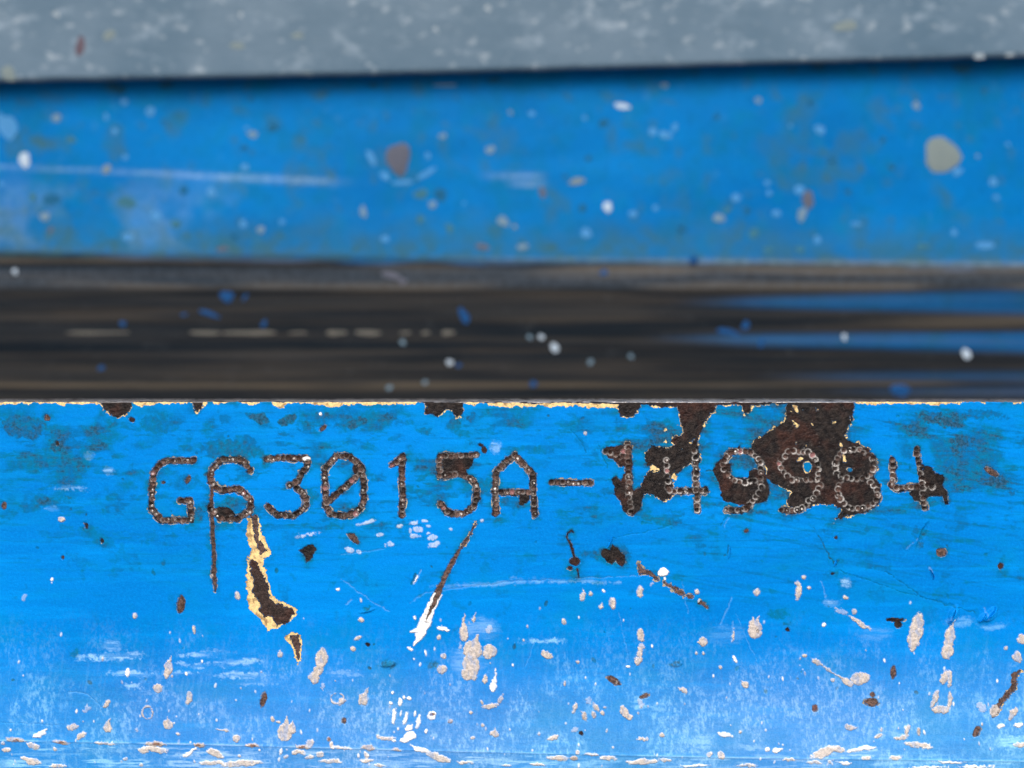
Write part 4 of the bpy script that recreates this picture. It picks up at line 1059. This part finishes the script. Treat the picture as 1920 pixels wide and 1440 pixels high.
DOMES = {}
SPOT_NAME = {'g': "pale_chip", 'm': "mud_spot", 'w': "white_fleck", 'p': "pale_scuff", 'b': "brown_spot", 'e': "beige_spatter", 'd': "dark_stain", 'o': "olive_stain", 'k': "blue_paint_flake", 'r': "red_brown_spot", 't': "tan_streak"}
cnt_sp = 0


def spot(parent, d, kind, u, v, rx, ry=None, ang=0, label=None, shrink=3.0):
    global cnt_sp
    ry = ry or rx
    rx, ry = max(rx - shrink, rx * .55), max(ry - shrink, ry * .55)
    key = (kind, cnt_sp % 4)
    if key not in DOMES:
        DOMES[key] = dome(len(DOMES) * 3 + 1, M_SPOT[kind])
    cnt_sp += 1
    o = bpy.data.objects.new(SPOT_NAME[kind], DOMES[key])
    k = (D + d) / D
    x, y, z = Pd(u, v, d)
    o.location = (x, y, z)
    o.scale = (rx * S * k, min(rx, ry) * S * k * (.15 if kind in 'dop' else .4), ry * S * k)
    o.rotation_euler = (0, math.radians(ang), 0)
    o.parent = parent
    if label:
        o["label"] = label
    col.objects.link(o)


def dep_at(u, v):
    return float(dep[np.clip(np.searchsorted(cv, v), 0, len(cv) - 1), np.clip(np.searchsorted(cu, u), 0, len(cu) - 1)])


WALL = [
    ('m', 106, 221, 11), ('p', 233, 191, 10), ('p', 215, 246, 8, 10), ('p', 199, 219, 7, 10), ('p', 282, 209, 10, 14, 25), ('o', 133, 262, 12, 10), ('p', 14, 238, 20, 28, -20), ('w', 46, 300, 14, 16), ('e', 200, 317, 11), ('m', 474, 252, 12, 10), ('p', 463, 241, 7),
    ('d', 512, 239, 14, 11), ('m', 84, 406, 12), ('o', 237, 379, 20, 15), ('p', 293, 405, 13), ('p', 396, 360, 12), ('d', 344, 357, 11), ('p', 459, 314, 10), ('m', 681, 397, 9, 14), ('p', 456, 420, 10), ('m', 489, 431, 10), ('p', 529, 416, 8), ('p', 240, 445, 14, 10),
    ('d', 97, 374, 20, 14), ('o', 62, 370, 11), ('d', 306, 227, 8), ('d', 312, 158, 16, 12), ('d', 226, 168, 14), ('p', 0, 219, 8, 12), ('p', 2, 345, 7, 9), ('p', 235, 295, 8), ('b', 95, 431, 8), ('b', 417, 467, 14, 8), ('o', 330, 420, 12), ('d', 458, 277, 9), ('d', 440, 443, 10),
    ('m', 835, 160, 25, 5, 0), ('b', 747, 297, 27, 32, -20, "large round brown spot on the blue channel"), ('p', 696, 296, 9, 20, -25), ('p', 722, 330, 14, 9, 35), ('p', 755, 342, 20, 8, -5), ('p', 800, 325, 22, 8, -30), ('p', 802, 292, 7, 10), ('m', 919, 281, 11),
    ('w', 1167, 199, 19, 8, 2), ('p', 1224, 247, 10, 11), ('p', 1248, 253, 15, 10, 10), ('p', 1265, 239, 8, 11, 30), ('d', 1132, 231, 12), ('p', 997, 213, 9, 8), ('m', 957, 211, 7), ('p', 1096, 221, 7), ('m', 830, 255, 10, 8), ('e', 1082, 340, 18, 9, -15), ('b', 1017, 361, 9, 14),
    ('w', 1139, 388, 12), ('p', 1187, 401, 10), ('p', 1229, 390, 8), ('m', 943, 415, 14, 12), ('o', 789, 364, 16, 13), ('m', 811, 384, 10), ('d', 826, 366, 14, 18), ('o', 788, 411, 11), ('p', 1099, 436, 13, 14), ('p', 722, 448, 10), ('m', 1246, 160, 10, 8), ('d', 1103, 297, 9),
    ('d', 1092, 390, 10, 12), ('p', 870, 381, 6, 4, -30), ('e', 965, 425, 7), ('b', 905, 463, 16, 9), ('m', 980, 463, 13, 9), ('o', 843, 428, 11), ('d', 1060, 330, 9, 6),
    ('e', 1766, 291, 32, 42, -28, "large oval beige mud spot on the blue channel"), ('p', 1796, 322, 13, 9, -35), ('p', 1537, 243, 12, 12, 30), ('m', 1422, 188, 9), ('m', 1718, 198, 10), ('p', 1862, 341, 11), ('p', 1868, 370, 8), ('p', 1380, 371, 11), ('m', 1348, 409, 14, 11, -15),
    ('o', 1364, 394, 8, 12, 30), ('p', 1456, 400, 10), ('p', 1499, 356, 12), ('b', 1515, 374, 14, 20, 15), ('m', 1504, 402, 10, 18, 10), ('d', 1559, 301, 10), ('d', 1672, 314, 10), ('o', 1413, 438, 13), ('p', 1789, 436, 9), ('d', 1401, 396, 9, 12), ('d', 1801, 128, 18, 14), ('d', 1535, 125, 16, 12),
    ('p', 1442, 362, 8), ('p', 1439, 343, 8), ('p', 1847, 460, 20, 10), ('d', 1344, 219, 9), ('d', 1656, 262, 8, 10), ('o', 1500, 468, 13, 8), ('p', 1532, 450, 9, 12), ('o', 1730, 462, 16, 9), ('p', 1605, 420, 14, 6), ('p', 1890, 271, 7), ('m', 1833, 293, 6), ('d', 1520, 192, 9), ('d', 1278, 430, 12),
    ('o', 1440, 468, 14, 8), ('d', 1590, 360, 9), ('p', 1482, 236, 6), ('d', 1846, 170, 9), ('d', 925, 150, 14, 10), ('d', 700, 160, 12, 9), ('d', 470, 185, 8),
]
for a in WALL:
    kind, u, v, rx = a[:4]
    spot(channel, dep_at(u, v) - 0.00002, kind, u, v, rx, a[4] if len(a) > 4 else None, a[5] if len(a) > 5 else 0, a[6] if len(a) > 6 else None)
TRACK = [
    ('k', 425, 553, 15, 17), ('k', 392, 588, 22, 7, 20), ('k', 870, 592, 9, 21, -35), ('k', 495, 607, 6, 12, 20), ('k', 230, 607, 8), ('k', 1365, 622, 24, 8, 12), ('k', 1398, 610, 9, 12), ('k', 1428, 642, 7, 15, 15), ('k', 1688, 732, 20, 15), ('k', 1000, 720, 9), ('k', 1132, 511, 9), ('k', 1301, 487, 11),
    ('k', 460, 556, 5, 12, 35), ('k', 345, 590, 8, 5), ('k', 190, 690, 8), ('k', 860, 685, 7), ('w', 28, 509, 9), ('w', 1040, 652, 12), ('w', 1015, 632, 9), ('m', 993, 632, 8), ('w', 1583, 632, 8, 10), ('w', 1812, 664, 13), ('w', 843, 679, 10), ('m', 755, 642, 9), ('m', 730, 727, 9), ('m', 797, 717, 8), ('m', 1108, 677, 7),
    ('m', 1183, 668, 8), ('m', 1107, 680, 8), ('b', 735, 517, 22, 9, 20), ('b', 756, 528, 10, 8),
    ('t', 180, 624, 62, 5), ('t', 385, 624, 34, 6), ('t', 470, 624, 48, 7), ('t', 560, 624, 20, 4), ('t', 630, 624, 22, 7), ('t', 690, 624, 28, 7), ('t', 760, 624, 12, 5), ('t', 798, 624, 10, 6), ('t', 840, 624, 15, 7),
]
for a in TRACK:
    kind, u, v, rx = a[:4]
    d_ = dep_at(u, v) - 0.00002
    spot(channel, d_, kind, u, v, rx, a[4] if len(a) > 4 else None, a[5] if len(a) > 5 else 0, None, 4.0 if kind in 'wm' else 2.5)
BEAM = [
    ('r', 151, 87, 14, 27, 0, "dull red-brown spot on the grey beam"), ('e', 205, 66, 18, 14), ('e', 445, 86, 25, 12), ('e', 558, 67, 20, 12), ('w', 545, 64, 9), ('e', 576, 131, 30, 8, 5), ('e', 16, 137, 18, 17, 15), ('g', 244, 119, 18, 10), ('g', 55, 74, 16, 9), ('g', 106, 27, 12), ('g', 379, 20, 22, 9), ('g', 452, 28, 11),
    ('g', 427, 46, 8), ('g', 490, 109, 18, 9), ('g', 270, 37, 52, 3, -19), ('w', 884, 13, 10, 6, -20), ('g', 764, 44, 22, 9, 8), ('g', 817, 56, 11, 12), ('e', 764, 81, 10, 7), ('g', 953, 74, 16, 10), ('g', 1125, 64, 19, 9), ('g', 1115, 95, 25, 6, 15), ('g', 1037, 8, 12, 8), ('e', 1312, 84, 9, 9), ('e', 1318, 98, 8, 8),
    ('g', 915, 16, 12), ('g', 1395, 30, 22, 9, -10), ('b', 1417, 43, 10, 7), ('e', 1585, 49, 28, 15), ('g', 1373, 60, 9, 8, 30), ('g', 1503, 78, 8, 6), ('g', 1472, 72, 7, 6), ('g', 1836, 105, 12, 9), ('g', 1339, 22, 12, 7), ('g', 1439, 2, 8, 5), ('g', 640, 120, 12, 6), ('g', 1060, 68, 10, 5), ('g', 1230, 30, 10, 5),
    ('g', 33, 82, 6), ('g', 460, 122, 10, 9), ('g', 610, 73, 9, 8), ('g', 735, 118, 14, 6), ('g', 1200, 88, 9, 5), ('g', 1700, 20, 14, 6), ('g', 1760, 40, 10, 8), ('g', 1640, 85, 12, 5), ('g', 1880, 60, 12, 7), ('g', 330, 60, 7, 5), ('g', 1045, 100, 9, 5), ('g', 1480, 20, 14, 9), ('g', 1540, 30, 8, 6), ('g', 690, 18, 18, 8),
    ('g', 960, 28, 10, 6), ('g', 1260, 70, 9, 4), ('g', 310, 78, 6, 9, 20), ('g', 548, 105, 5, 12),
]
for k in range(70):
    BEAM.append(('g', rnd.uniform(-200, 2100), rnd.uniform(-20, 112), rnd.uniform(4.5, 11), rnd.uniform(3.5, 7), rnd.uniform(-35, 25)))
for a in BEAM:
    kind, u, v, rx = a[:4]
    spot(beam, BD + .00005, kind, u, v, rx, a[4] if len(a) > 4 else None, a[5] if len(a) > 5 else 0, a[6] if len(a) > 6 else None, 2.0)
print("plate verts", NU * NV, "regions", len(regions), "dots", n_dots)
